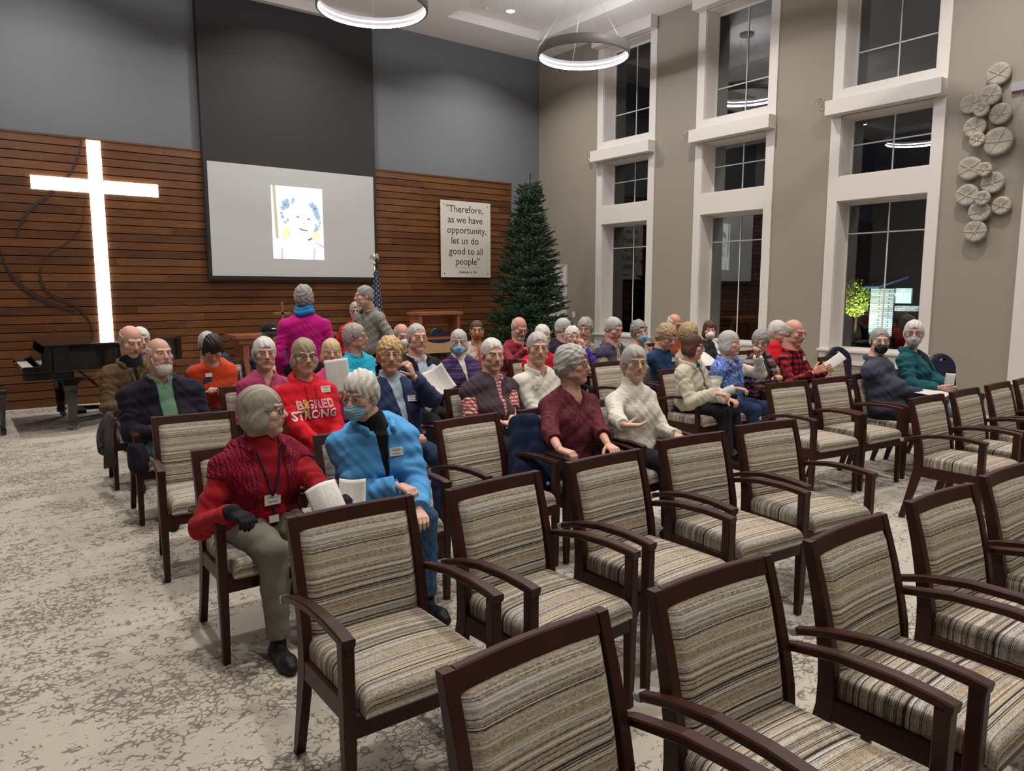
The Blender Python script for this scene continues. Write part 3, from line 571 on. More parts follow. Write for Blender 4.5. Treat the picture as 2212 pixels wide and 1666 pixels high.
f=MB(); f.grid(flagf,72,20); f.build('flag_cloth','flag_field',fg,True)
def fringe(u,v):
    z=2.06-1.2*v; r=.038+.075*v; th=-.6+.25*u+.3*math.sin(5*v); return (.03+.02*v+r*1.12*math.cos(th),r*.8*math.sin(th)-.005,z)
f=MB(); f.grid(fringe,2,20); f.build('gold_fringe','gold_fringe',fg,True)
# ---------------------------------------------------------------- christmas tree
mat('needle_green',(.013,.046,.014),.6,var=.5,vscale=5); mat('bark',(.03,.018,.01),.9)
random.seed(4)
tr=empty('christmas_tree',(8.68,10.92,0)); tr.scale=(.957,.957,.957); tag(tr,'tall undecorated green artificial Christmas tree in the corner','christmas tree')
MB().tube([(0,0,.05),(0,0,2),(0,0,3.75)],[.045,.03,.008],10).lathe([(0,0),(.3,0),(.3,.03),(.05,.09),(0,.09)],16).build('trunk','bark',tr,True)
rng=np.random.default_rng(5)
VV=[];FF=[];cnt=0
def sprig(p,d,L,k):
    global cnt
    d=d/np.linalg.norm(d); a=np.cross(d,[.3,.1,1]); a/=np.linalg.norm(a); c=np.cross(d,a)
    t=rng.uniform(0.0,1,k)**.9; an=rng.uniform(0,2*PI,k); ln=.036*(1.05-.35*t)*rng.uniform(.8,1.2,k)
    base_=p+d*(t*L)[:,None]; rad=a*np.cos(an)[:,None]+c*np.sin(an)[:,None]; tip=base_+(rad*.75+d*.65)*ln[:,None]
    sd=np.cross(rad,d)*.0068; v=np.stack([base_-sd,base_+sd,tip],1).reshape(-1,3); VV.append(v); FF.append(np.arange(cnt,cnt+3*k).reshape(-1,3)); cnt+=3*k
H=3.95; stems=MB()
z=.30
while z<3.72:
    fr=(H-z)/H; R=.98*fr**.9+.04; nb=int(8+15*fr); 
    for j in range(nb):
        an=rng.uniform(0,2*PI); L=R*rng.uniform(.78,1.12); up=rng.uniform(-.05,.28)+.25*(1-fr); d=np.array([math.cos(an),math.sin(an),up])
        p0=np.array([0,0,z+rng.uniform(-.04,.04)]); p1=p0+d*L; 
        if p0[2]+0<0: continue
        if p1[0]>1.17: continue
        if p1[1]>1.1: continue
        ns=max(3,int(L*11))
        for q in range(ns):
            t=.25+.75*q/ns; pp=p0+(p1-p0)*t-np.array([0,0,.10*t*(1-t)*L]); sg=(-1)**q; sdv=np.array([-d[1],d[0],.15])*sg
            sprig(pp,d*.75+sdv*rng.uniform(.35,.9)+rng.normal(0,.1,3),.15+.08*(1-t)*fr+.02,46)
        sprig(p1-d*.06,d,.15,60)
    z+=.085*(.6+.5*fr)
sprig(np.array([0,0,3.68]),np.array([.05,0,1]),.30,110)
for a_ in range(6): sprig(np.array([0,0,3.66]),np.array([math.cos(a_),math.sin(a_),.6]),.13,40)
V=np.concatenate(VV);F=np.concatenate(FF)
me=bpy.data.meshes.new('needles'); me.vertices.add(len(V)); me.vertices.foreach_set('co',V.ravel()); me.loops.add(F.size); me.loops.foreach_set('vertex_index',F.ravel().astype(np.int32)); me.polygons.add(len(F)); me.polygons.foreach_set('loop_start',np.arange(0,F.size,3,dtype=np.int32)); me.update()
link('foliage',me,'needle_green',tr)
# ---------------------------------------------------------------- outside at night
mat('night_ground',(.012,.014,.010),.9); mat('roof_blue',(.06,.12,.26),.4)
st('ground_outside',MB().box(W+.5,70,-20,60,-.9,-.6),'night_ground')
m,n,l,b=base('stacked_stone',.9,.2); v=coords(n,l,scale=(1,1,1)); br=n.new('ShaderNodeTexBrick'); br.inputs['Scale'].default_value=1; br.inputs['Brick Width'].default_value=.34; br.inputs['Row Height'].default_value=.075; br.inputs['Mortar Size'].default_value=.008
sp=n.new('ShaderNodeSeparateXYZ'); l.new(v,sp.inputs[0]); cb=n.new('ShaderNodeCombineXYZ'); l.new(M_(n,l,'ADD',sp.outputs[0],sp.outputs[1]),cb.inputs[0]); l.new(sp.outputs[2],cb.inputs[1]); l.new(cb.outputs[0],br.inputs['Vector'])
br.inputs['Color1'].default_value=(.45,.46,.42,1); br.inputs['Color2'].default_value=(.22,.24,.24,1); br.inputs['Mortar'].default_value=(.05,.05,.05,1); l.new(br.outputs['Color'],b.inputs['Base Color'])
# sign pillar at X~30
pl=empty('sign_pillar',(30,14.9,-.6)); tag(pl,'floodlit stone pillar with a blue roof seen through the third window','pillar')
T=Matrix.Rotation(math.radians(24),4,'Z')
MB().box(-.42,.42,-.42,.42,0,2.33,M=T).build('stone_shaft','stacked_stone',pl)
rm=MB().prism([(-.75,2.33),(.62,2.33+.40),(.62,2.33+.48),(-.75,2.33+.08)],'y',-.62,.62,M=Matrix.Rotation(math.radians(-24),4,'Z'))
for y in (-.55,-.3,0,.3,.55): rm.prism([(-.75,2.41),(.62,2.81),(.62,2.84),(-.75,2.44)],'y',y-.015,y+.015,M=Matrix.Rotation(math.radians(-24),4,'Z'))
rm.build('standing_seam_roof','roof_blue',pl)
sgn=empty('monument_sign',(30,14.05,-.6)); tag(sgn,'backlit name board beside the stone pillar outside','sign')
mat('sign_face',(.45,.55,.52),.6,emit=(.45,.6,.55),es=.35)
MB().box(.0,.10,-.27,.45,1.75,2.34).build('sign_board','sign_face',sgn); MB().box(-.05,.05,-.62,.35,1.45,1.66).build('lit_wall','stacked_stone',sgn)
mat('sign_white',(1,1,1),.5,emit=(1,1,1),es=1.6)
FX=Matrix.Rotation(-PI/2,4,'Z')@FY
text('lettering','WESLEY',.19,'sign_white',sgn,Matrix.Translation((-.02,.13,2.08))@FX); text('lettering','HOMES',.10,'sign_white',sgn,Matrix.Translation((-.02,.10,1.93))@FX)
def spotl(loc,tgt,e,col,sz=1.0,name='flood_lamp'):
    d_=bpy.data.lights.new(name,'SPOT'); d_.energy=e; d_.color=col; d_.spot_size=sz; d_.shadow_soft_size=.1; o=bpy.data.objects.new(name,d_); C.objects.link(o); o.location=loc; v=Vector(tgt)-Vector(loc); o.rotation_euler=v.to_track_quat('-Z','Y').to_euler(); return o
spotl((27.6,14.0,-.5),(30,14.7,1.2),900,(.80,.97,1),.9); spotl((28.2,15.6,-.5),(29.5,15.8,1.3),700,(.95,1,.6),1.2)
# foliage outside: leaf clouds
def leaves(c,r,k,size,seed,flat=1.0):
    g=np.random.default_rng(seed); v=g.normal(0,1,(k,3)); v/=np.linalg.norm(v,axis=1)[:,None]; p=np.array(c)+v*np.array(r)*(g.uniform(.35,1,(k,1))**.5)
    a=g.normal(0,1,(k,3)); a/=np.linalg.norm(a,axis=1)[:,None]; b_=np.cross(a,g.normal(0,1,(k,3))); b_/=np.linalg.norm(b_,axis=1)[:,None]; s_=size*g.uniform(.6,1.3,(k,1))
    V=np.stack([p-a*s_,p-b_*s_*.45,p+a*s_,p+b_*s_*.45],1).reshape(-1,3); F=np.arange(4*k).reshape(-1,4); me=bpy.data.meshes.new('leaves'); me.vertices.add(len(V)); me.vertices.foreach_set('co',V.ravel()); me.loops.add(F.size); me.loops.foreach_set('vertex_index',F.ravel().astype(np.int32)); me.polygons.add(len(F)); me.polygons.foreach_set('loop_start',np.arange(0,F.size,4,dtype=np.int32)); me.update(); return me
mat('leaf_yellow_green',(.30,.36,.05),.7,var=.5,vscale=3); mat('leaf_dark_red',(.06,.03,.02),.8,var=.5,vscale=4)
t=empty('garden_tree',(29.6,15.75,-.6)); tag(t,'floodlit yellow-green tree outside, left of the stone pillar','tree')
MB().tube([(0,0,0),(.05,0,1.2),(0,.1,2.4)],[.06,.05,.02],8).tube([(.03,0,1.1),(-.3,-.3,2.6)],[.03,.01],6).build('trunk','bark',t)
link('foliage',leaves((0,.05,1.95),(.5,.55,.80),2600,.06,1),'leaf_yellow_green',t)
for i,(x,y,z,r,lab) in enumerate(((13.0,7.25,-.1,.60,'dark reddish shrub low outside the third window, left'),(13.0,5.95,-.15,.60,'dark reddish shrub low outside the third window, right'),(14.2,11.1,.1,.85,'dark shrub outside the second window'),(14.4,9.2,-.1,.75,'dark low shrub between the second and third windows'))):
    o=link('shrub',leaves((0,0,0),(r,r,r*.8),1800,.05,20+i),'leaf_dark_red'); o.location=(x,y,z+.1); tag(o,lab,'shrub')
spotl((12.6,10.4,-.3),(14.2,11.0,.6),14,(1,.8,.5),1.4)
# ---------------------------------------------------------------- signed-distance sculpting of people
f32=np.float32
class Vol:
    def __init__(s,xs,ys,zs):
        s.x,s.y,s.z=[np.asarray(a,f32) for a in (xs,ys,zs)]; s.D=np.full((len(xs),len(ys),len(zs)),.5,f32)
    def sub(s,lo,hi):
        r=[]
        for a,l_,h_ in zip((s.x,s.y,s.z),lo,hi):
            i=int(np.searchsorted(a,l_)); j=int(np.searchsorted(a,h_)); 
            if j<=i: return None
            r.append(slice(i,j))
        return tuple(r)
    def P(s,r): return s.x[r[0]][:,None,None],s.y[r[1]][None,:,None],s.z[r[2]][None,None,:]
    def op(s,lo,hi,fn,k=.01,mode='u'):
        pad=k+.012; r=s.sub([a-pad for a in lo],[a+pad for a in hi])
        if r is None: return
        d=fn(*s.P(r)).astype(f32); D=s.D[r]
        if mode=='u':
            h=np.clip(.5+.5*(D-d)/k,0,1); s.D[r]=D+(d-D)*h-k*h*(1-h)
        elif mode=='s':
            h=np.clip(.5-.5*(D+d)/k,0,1); s.D[r]=D+(-d-D)*h+k*h*(1-h)
        elif mode=='raw': s.D[r]=d
    def cone(s,a,b,ra,rb,k=.01,mode='u',wr=0,clip=None,wf=110,ph=0.,fl=None):
        a=np.array(a,float); b=np.array(b,float); ab=b-a; L2=float(ab@ab)+1e-9; L=L2**.5; R=max(ra,rb)+abs(wr)
        lo=np.minimum(a,b)-R; hi=np.maximum(a,b)+R
        u=np.cross(ab/L,[.3,.2,.9]); u/=np.linalg.norm(u)
        def fn(X,Y,Z):
            px,py,pz_=X-a[0],Y-a[1],Z-a[2]; t=np.clip((px*ab[0]+py*ab[1]+pz_*ab[2])/L2,0,1)
            qx,qy,qz=px-t*ab[0],py-t*ab[1],pz_-t*ab[2]
            if fl is not None:   # flatten along direction fl[0] by factor fl[1]
                n_,fa=fl; dn=qx*n_[0]+qy*n_[1]+qz*n_[2]; g=(fa-1)*dn; qx,qy,qz=qx+g*n_[0],qy+g*n_[1],qz+g*n_[2]
            d=np.sqrt(qx*qx+qy*qy+qz*qz)-(ra+(rb-ra)*t)
            if wr:
                w_=px*u[0]+py*u[1]+pz_*u[2]; d=d-wr*np.sin(t*L*wf+w_*38+ph+1.3*np.sin(w_*60+t*9+ph))*np.minimum(1,4*t*(1-t)+.35)
            if clip is not None:
                o_,n_=clip; d=np.maximum(d,(X-o_[0])*n_[0]+(Y-o_[1])*n_[1]+(Z-o_[2])*n_[2])
            return d
        s.op(lo,hi,fn,k,mode)
    def ell(s,c,r,Rm=None,k=.01,mode='u'):
        c=np.array(c,float); r=np.array(r,float); Rm=np.eye(3) if Rm is None else Rm; e=np.sqrt((Rm**2)@(r**2))
        def fn(X,Y,Z):
            px,py,pz_=X-c[0],Y-c[1],Z-c[2]
            q=[(px*Rm[0,i]+py*Rm[1,i]+pz_*Rm[2,i]) for i in range(3)]
            k0=np.sqrt(sum((q[i]/r[i])**2 for i in range(3))); k1=np.sqrt(sum((q[i]/r[i]**2)**2 for i in range(3)))+1e-9
            return k0*(k0-1)/k1
        s.op(c-e,c+e,fn,k,mode)
    def mesh(s,name):
        D=s.D; nx,ny,nz=D.shape; S_=D<0
        c=[S_[i:nx-1+i,j:ny-1+j,k:nz-1+k] for i in (0,1) for j in (0,1) for k in (0,1)]
        an=c[0].copy(); al=c[0].copy()
        for q in c[1:]: an|=q; al&=q
        act=an&~al; idx=np.argwhere(act); N=len(idx)
        if N==0: return bpy.data.meshes.new(name)
        I,J,K=idx.T; acc=np.zeros((N,3)); cnt_=np.zeros(N)
        X,Y,Z=s.x.astype(float),s.y.astype(float),s.z.astype(float)
        def corner(i,j,k): return D[I+i,J+j,K+k].astype(float)
        co={(i,j,k):corner(i,j,k) for i in (0,1) for j in (0,1) for k in (0,1)}
        def pos(i,j,k): return np.stack([X[I+i],Y[J+j],Z[K+k]],1)
        for p in co:
            for ax in range(3):
                if p[ax]==0:
                    q=list(p); q[ax]=1; q=tuple(q); a,b=co[p],co[q]; m_=(a<0)!=(b<0)
                    t=np.where(m_,a/(a-b+1e-12),0)[:,None]; acc+=np.where(m_[:,None],pos(*p)*(1-t)+pos(*q)*t,0); cnt_+=m_
        V=acc/cnt_[:,None]; mp=np.full(act.shape,-1,np.int32); mp[I,J,K]=np.arange(N)
        F=[]
        for ax in range(3):
            A=[slice(None)]*3; B=[slice(None)]*3; A[ax]=slice(0,-1); B[ax]=slice(1,None)
            m_=(S_[tuple(A)]!=S_[tuple(B)]); e=np.argwhere(m_); o1,o2=[q for q in range(3) if q!=ax]
            ok=(e[:,o1]>0)&(e[:,o2]>0)&(e[:,o1]<D.shape[o1]-1)&(e[:,o2]<D.shape[o2]-1); e=e[ok]
            def g(d1,d2):
                q=e.copy(); q[:,o1]-=d1; q[:,o2]-=d2; return mp[q[:,0],q[:,1],q[:,2]]
            quad=np.stack([g(1,1),g(0,1),g(0,0),g(1,0)],1); neg=S_[e[:,0],e[:,1],e[:,2]]
            flip=neg if ax!=1 else ~neg; quad[~flip]=quad[~flip][:,::-1]; F.append(quad)
        F=np.concatenate(F); F=F[(F>=0).all(1)]
        me=bpy.data.meshes.new(name); me.vertices.add(N); me.vertices.foreach_set('co',V.ravel()); me.loops.add(F.size); me.loops.foreach_set('vertex_index',F.ravel().astype(np.int32)); me.polygons.add(len(F)); me.polygons.foreach_set('loop_start',np.arange(0,F.size,4,dtype=np.int32)); me.polygons.foreach_set('use_smooth',np.ones(len(F),bool)); me.update(calc_edges=True)
        return me
def axis(lo,hi,flo,fhi,fine,coarse):
    a=np.arange(lo,flo,coarse) if flo>lo else np.array([]); b=np.arange(max(lo,flo),min(hi,fhi),fine); c=np.arange(fhi,hi,coarse) if hi>fhi else np.array([]); return np.concatenate([a,b,c])
def rotm(yaw,pitch=0,roll=0):      # local: x = person's left, y = back (face looks to -y), z = up. pitch>0 looks down, roll>0 tilts to person's left
    cy,sy_=math.cos(yaw),math.sin(yaw); cp,sp_=math.cos(pitch),math.sin(pitch); cr,sr=math.cos(roll),math.sin(roll)
    Rz=np.array([[cy,-sy_,0],[sy_,cy,0],[0,0,1]]); Rx=np.array([[1,0,0],[0,cp,-sp_],[0,sp_,cp]]); Ry=np.array([[cr,0,sr],[0,1,0],[-sr,0,cr]]); return Rz@Rx@Ry
def skin_mat(key,col):
    nm='skin_'+key
    if nm in MAT: return nm
    m,n,l,b=base(nm,.48,.35); v=coords(n,l); t=noise(n,l,v,34,4,.65); t2=noise(n,l,v,12,2)
    c1=mixc(n,l,t.outputs[0],tuple(c*.86 for c in col),tuple(min(1,c*1.12) for c in col)); c2=mixc(n,l,M_(n,l,'MULTIPLY',t2.outputs[0],.40),c1,(col[0]*1.0,col[1]*.70,col[2]*.65)); l.new(c2,b.inputs['Base Color'])
    bp=n.new('ShaderNodeBump'); bp.inputs['Strength'].default_value=.5; bp.inputs['Distance'].default_value=.0025; w_=noise(n,l,coords(n,l,scale=(1,1,2.2)),75,3,.6); l.new(w_.outputs[0],bp.inputs['Height']); l.new(bp.outputs[0],b.inputs['Normal'])
    b.inputs['Subsurface Weight'].default_value=.0
    return nm
def hair_mat(key,col):
    nm='hair_'+key
    if nm in MAT: return nm
    m,n,l,b=base(nm,.55,.35); v=coords(n,l,scale=(1,1,.22)); t=noise(n,l,v,150,3,.6,.5)
    l.new(mixc(n,l,t.outputs[0],tuple(c*.55 for c in col),tuple(min(1,c*1.3) for c in col)),b.inputs['Base Color'])
    bp=n.new('ShaderNodeBump'); bp.inputs['Strength'].default_value=.8; bp.inputs['Distance'].default_value=.004; l.new(t.outputs[0],bp.inputs['Height']); l.new(bp.outputs[0],b.inputs['Normal'])
    return nm
HAIR={'white':(.62,.60,.56),'silver':(.42,.41,.39),'grey':(.27,.26,.245),'saltgrey':(.34,.33,.31),'ashblond':(.33,.265,.185),'tanblond':(.36,.25,.13),'blond':(.55,.42,.22),'goldblond':(.52,.35,.155),'greige':(.33,.30,.25),'dark':(.018,.010,.009),'brown':(.075,.035,.020),'auburn':(.07,.030,.016),'black':(.01,.008,.008)}
SK={'fair':(.56,.37,.285),'pink':(.56,.335,.255),'ruddy':(.52,.28,.205),'tan':(.46,.29,.20)}
# cloth materials -----------------------------------------------------
def cloth(name,col,rough=.85,bump=.25,bs=220,var=.12,stretch=(1,1,1),sheen=.05): return mat(name,col,rough,spec=.15,bump=bump,bscale=bs,var=var,vscale=14,sheen=sheen,stretch=stretch).name
def pat(name,fn,rough=.85):
    if name in MAT: return name
    m,n,l,b=base(name,rough,.15); v=coords(n,l); sp=n.new('ShaderNodeSeparateXYZ'); l.new(v,sp.inputs[0]); l.new(fn(n,l,v,sp),b.inputs['Base Color'])
    bp=n.new('ShaderNodeBump'); bp.inputs['Strength'].default_value=.3; bp.inputs['Distance'].default_value=.002; t=noise(n,l,v,200,2); l.new(t.outputs[0],bp.inputs['Height']); l.new(bp.outputs[0],b.inputs['Normal']); return name
def plaid(colA,colB,colC,s):
    def f(n,l,v,sp):
        u=M_(n,l,'ADD',sp.outputs[0],M_(n,l,'MULTIPLY',sp.outputs[1],.6)); a=M_(n,l,'GREATER_THAN',M_(n,l,'FRACT',M_(n,l,'MULTIPLY',M_(n,l,'ADD',u,20.),s)),.5); c=M_(n,l,'GREATER_THAN',M_(n,l,'FRACT',M_(n,l,'MULTIPLY',M_(n,l,'ADD',sp.outputs[2],0.02),s)),.5)
        q=M_(n,l,'MULTIPLY',M_(n,l,'ADD',a,c),.5); r=ramp(n,[(0,colA),(.34,colB),(.75,colC)],'CONSTANT'); l.new(q,r.inputs[0]); return r.outputs[0]
    return f
def bands(cols,s,jag=.5):
    def f(n,l,v,sp):
        zz=M_(n,l,'ADD',M_(n,l,'MULTIPLY',sp.outputs[2],s),20.); u=M_(n,l,'ADD',sp.outputs[0],M_(n,l,'MULTIPLY',sp.outputs[1],.6)); zg=M_(n,l,'ADD',zz,M_(n,l,'MULTIPLY',M_(n,l,'PINGPONG',M_(n,l,'MULTIPLY',u,s*3),.5),jag)); k=len(cols)
        r=ramp(n,[(i/k,c) for i,c in enumerate(cols)],'CONSTANT'); l.new(M_(n,l,'FRACT',M_(n,l,'DIVIDE',zg,k*.35)),r.inputs[0]); t=noise(n,l,v,160,2); return mixc(n,l,M_(n,l,'GREATER_THAN',t.outputs[0],.56),r.outputs[0],tuple(.5*(a+b) for a,b in zip(cols[0],cols[-1])))
    return f
def swirl(cols,s,dist=3.0,stops=None):
    def f(n,l,v,sp):
        t=noise(n,l,v,s,2,.5,dist); k=len(cols); r=ramp(n,[(.3+.4*i/k,c) for i,c in enumerate(cols)],'CONSTANT'); l.new(t.outputs[0],r.inputs[0]); return r.outputs[0]
    return f
def heather(c1,c2,s=60,st=(1,1,3)):
    def f(n,l,v,sp):
        t=noise(n,l,coords(n,l,scale=st),s,4,.75); r=ramp(n,[(.4,c1),(.6,c2)]); l.new(t.outputs[0],r.inputs[0]); return r.outputs[0]
    return f
pat('plaid_red_white',plaid((.62,.56,.52),(.42,.10,.10),(.22,.03,.04),38)); pat('buffalo_plaid',plaid((.42,.015,.02),(.12,.008,.012),(.010,.008,.010),16)); pat('plaid_navy_white',plaid((.55,.55,.55),(.16,.17,.25),(.02,.025,.07),24))
pat('fairisle',bands([(.02,.025,.08),(.25,.03,.10),(.025,.03,.10),(.05,.09,.28),(.12,.02,.07),(.02,.02,.05)],26)); pat('ethnic_knit',bands([(.015,.015,.05),(.015,.015,.05),(.42,.18,.03),(.20,.02,.03),(.015,.015,.05),(.50,.42,.33),(.02,.02,.07)],24,1.4)); pat('houndstooth',plaid((.62,.58,.48),(.30,.28,.22),(.012,.012,.014),44)); pat('swirl_blue',swirl([(.01,.02,.16),(.03,.09,.40),(.25,.42,.75),(.03,.03,.22),(.10,.22,.60),(.45,.55,.8)],16)); pat('swirl_cream',swirl([(.55,.48,.38),(.20,.10,.06),(.60,.55,.45),(.35,.20,.12),(.55,.5,.4)],20)); pat('floral_grey',swirl([(.45,.46,.45),(.12,.14,.15),(.50,.52,.50),(.22,.26,.28)],22)); pat('heather_maroon',heather((.035,.008,.012),(.15,.028,.042),70,(.6,.6,4))); pat('heather_brown',heather((.05,.028,.014),(.17,.11,.06),120,(1,1,1))); pat('heather_grey',heather((.16,.155,.14),(.30,.29,.26),120,(1,1,1))); pat('scarf_print',swirl([(.02,.01,.02),(.2,.03,.03),(.03,.06,.08),(.25,.16,.12)],40)); pat('mask_black_print',swirl([(.008,.008,.01),(.02,.02,.02),(.008,.008,.01),(.18,.17,.14)],90,1)); pat('mask_orange',swirl([(.35,.09,.015),(.20,.04,.01),(.40,.12,.02)],60)); 
pat('cable_white',lambda n,l,v,sp: mixc(n,l,noise(n,l,v,30,2).outputs[0],(.56,.53,.46),(.64,.61,.54)))
nn,ll=nodes(MAT['cable_white']); bw=nn.new('ShaderNodeTexWave'); bw.bands_direction='DIAGONAL'; bw.inputs['Scale'].default_value=14; bw.inputs['Distortion'].default_value=9; bp=nn.new('ShaderNodeBump'); bp.inputs['Strength'].default_value=.28; bp.inputs['Distance'].default_value=.003; ll.new(coords(nn,ll),bw.inputs[0]); ll.new(bw.outputs['Fac'],bp.inputs['Height']); ll.new(bp.outputs[0],nn['Principled BSDF'].inputs['Normal'])
pat('cable_red',lambda n,l,v,sp: mixc(n,l,noise(n,l,v,60,2).outputs[0],(.16,.006,.022),(.26,.014,.04)))
nn,ll=nodes(MAT['cable_red']); bw=nn.new('ShaderNodeTexWave'); bw.bands_direction='X'; bw.inputs['Scale'].default_value=16; bw.inputs['Distortion'].default_value=5; bw.inputs['Detail Scale'].default_value=2; bp=nn.new('ShaderNodeBump'); bp.inputs['Strength'].default_value=1; bp.inputs['Distance'].default_value=.008; ll.new(coords(nn,ll),bw.inputs[0]); ll.new(bw.outputs['Fac'],bp.inputs['Height']); ll.new(bp.outputs[0],nn['Principled BSDF'].inputs['Normal'])
pat('denim',heather((.020,.045,.10),(.055,.11,.20),90,(1,1,.35))); pat('denim_light',heather((.10,.18,.28),(.22,.33,.45),60,(1,1,.4)))
mat('eye_white',(.60,.56,.52),.25); mat('iris_dark',(.03,.02,.015),.15); mat('lips',(.42,.19,.145),.5); mat('lips_red',(.33,.05,.05),.4); mat('mask_blue',(.20,.44,.60),.8,bump=.3,bscale=90,stretch=(1,1,8)); mat('mask_white',(.66,.65,.62),.8); mat('mask_grey',(.42,.42,.44),.8,bump=.2,bscale=120); mat('wire_gold',(.45,.33,.18),.3,.9); mat('wire_dark',(.025,.018,.016),.35); mat('wire_silver',(.45,.45,.45),.3,.9); mat('mouth_dark',(.20,.07,.055),.6)
m=bpy.data.materials.new('spectacle_glass'); m.use_nodes=True; MAT['spectacle_glass']=m; n,l=nodes(m); n.clear(); o_=n.new('ShaderNodeOutputMaterial'); mx=n.new('ShaderNodeMixShader'); fr=n.new('ShaderNodeFresnel'); tr_=n.new('ShaderNodeBsdfTransparent'); tr_.inputs[0].default_value=(.93,.93,.93,1); gl_=n.new('ShaderNodeBsdfGlossy'); gl_.inputs['Roughness'].default_value=.02; l.new(M_(n,l,'MULTIPLY',fr.outputs[0],.45),mx.inputs[0]); l.new(tr_.outputs[0],mx.inputs[1]); l.new(gl_.outputs[0],mx.inputs[2]); l.new(mx.outputs[0],o_.inputs[0])
PEOPLE={}
def person(key,label,H,hs,hy,hp=0,hr=0,ty=0,P=None,stand=False,sex='f',skin='fair',hair=('short_f','white'),top=None,over=None,vest=None,pants='c_black',shoes='shoe_black',arms=('lap','lap'),sleeve='long',glasses=None,mask=None,beard=None,badge=None,wide=1.0,belly=0.0,res=1,ankle='sock_black',neck='crew',hat=None,lips='lips',nko=(0,0,0),gloves=False,opening=.07,collar=True,feet=None,earring=False):
    """H: head centre (m, world), hs head size, hy absolute yaw of the face, ty yaw of the trunk, P pelvis (x,y)"""
    O=np.array([H[0],H[1],0.0]) if P is None else np.array([P[0],P[1],0.0])
    root=empty('person',tuple(O)); tag(root,label,'person')
    h=np.array(H)-O; a=math.radians(ty); F=np.array([math.sin(a),-math.cos(a),0]); L=np.array([math.cos(a),math.sin(a),0]); U=np.array([0,0,1.])
    Rh=rotm(math.radians(hy),math.radians(hp),math.radians(hr)); Fh=-Rh[:,1]
    sc_=hs; loc=lambda p: h+Rh@(np.array(p)*sc_)
    base_n=h+Rh@(np.array([0,.030,-.075])*sc_)            # skull base
    pel=np.array([0,0,.56]) if not stand else np.array([0,0,h[2]*.585])
    nk=h*np.array([1,1,0])+F*(-.030)+U*(h[2]-(.176 if hp<25 else .145)*sc_)
    if hp>25: nk=nk-F*.05
    nk=nk+L*nko[0]+F*nko[1]+U*nko[2]
    sw=(.160 if sex=='f' else .182)*wide
    sh=nk-U*.050; chest=nk*.62+pel*.38; chest=chest+F*.01; waist=nk*.28+pel*.72
    up=nk-pel; up/=np.linalg.norm(up); 
    dr_=.042+.09*(wide-1); SL=sh+L*sw-up*dr_; SR=sh-L*sw-up*dr_
    fine,coarse={0:(.0028,.0046),1:(.0038,.0062),2:(.0052,.008)}[res]
    # ---- arms
    def pose(s,nm):
        S_=SL if s>0 else SR; l_=L*s
        pz=pel[2]
        T={'lap':pel+F*.30+l_*.045+U*.12,'thigh':pel+F*.33+l_*.14+U*.115,'rest':pel+F*.34+l_*.235+U*.150,'cross':pel+F*.26-l_*.10+U*.22,'paper':pel+F*.36+l_*.09+U*.27,'paperup':pel+F*.30+l_*.07+U*.47,'gest':pel+F*.36+l_*.10+U*.20,'side':pel+F*.10+l_*.215-U*.06,'back':pel-F*.05+l_*.28+U*.20}
        if isinstance(nm,str): w_=T[nm]
        else: w_=np.array(nm[0])-O if nm[1]=='w' else pel+F*nm[0][0]+l_*nm[0][1]+U*nm[0][2]
        la,lb=.285*(.97 if sex=='f' else 1.03),.250*(.97 if sex=='f' else 1.03); d=w_-S_; dist=np.linalg.norm(d)
        if dist>la+lb-.005: w_=S_+d/dist*(la+lb-.005); d=w_-S_; dist=la+lb-.005
        hint=-U*1.0+l_*.55-F*.45
        if not isinstance(nm,str) and len(nm)>2: hint=U*nm[2][2]+l_*nm[2][1]+F*nm[2][0]
        u=d/dist; x=(la*la-lb*lb+dist*dist)/(2*dist); r=math.sqrt(max(la*la-x*x,1e-6)); hp_=hint-u*(hint@u); hp_/=np.linalg.norm(hp_)
        return S_,S_+u*x+hp_*r,w_
    AL=pose(1,arms[0]); AR=pose(-1,arms[1])
    # ---- legs
    legs=[]
    for s in (1,-1):
        hip=pel+L*s*.085-U*.03
        if stand: knee=hip-U*(pel[2]*.46)+F*.02; ank=hip*np.array([1,1,0])+L*s*.02+U*.09; ank=ank-F*.02
        else:
            knee=hip+F*.41+L*s*.03-U*.015; knee[2]=.515; fo=(feet or {}).get(s,(0.02,0)); ank=knee+F*fo[0]+L*s*fo[1]; ank[2]=.09
        legs.append((hip,knee,ank))
    pts=[h,nk,SL,SR,pel]+list(AL)+list(AR)+[q for g in legs for q in g]
    pts=np.array(pts); lo=pts.min(0)-.17; hi=pts.max(0)+.17; lo[2]=-.01
    hr_=.145*sc_
    ax=[axis(lo[i],hi[i],h[i]-hr_,h[i]+hr_,fine,coarse) for i in range(2)]+[axis(0.0,hi[2],h[2]-hr_*1.05,h[2]+hr_,fine,coarse)]
    # grids: dense near the head only, so x/y refinement is shared
    V=Vol(*ax)
    # head ------------------------------------------------------------
    mw=1.0 if sex=='m' else .95
    E=lambda c,r,k=.012,mode='u',rx=None: V.ell(loc(c),np.array(r)*sc_,Rh if rx is None else Rh@rx,k,mode)
    Cn=lambda p,q,r1,r2,k=.008,mode='u': V.cone(loc(p),loc(q),r1*sc_,r2*sc_,k,mode)
    E((0,.018,.032),(.076*mw,.095,.087)); E((0,-.028,-.030),(.065*mw,.066,.080),.02)
    Cn((.048*mw,.000,-.070),(0.012,-.066,-.102),.020,.019,.022); Cn((-.048*mw,.000,-.070),(-.012,-.066,-.102),.020,.019,.022)
    E((0,-.074,-.100),(.020,.018,.016),.012)
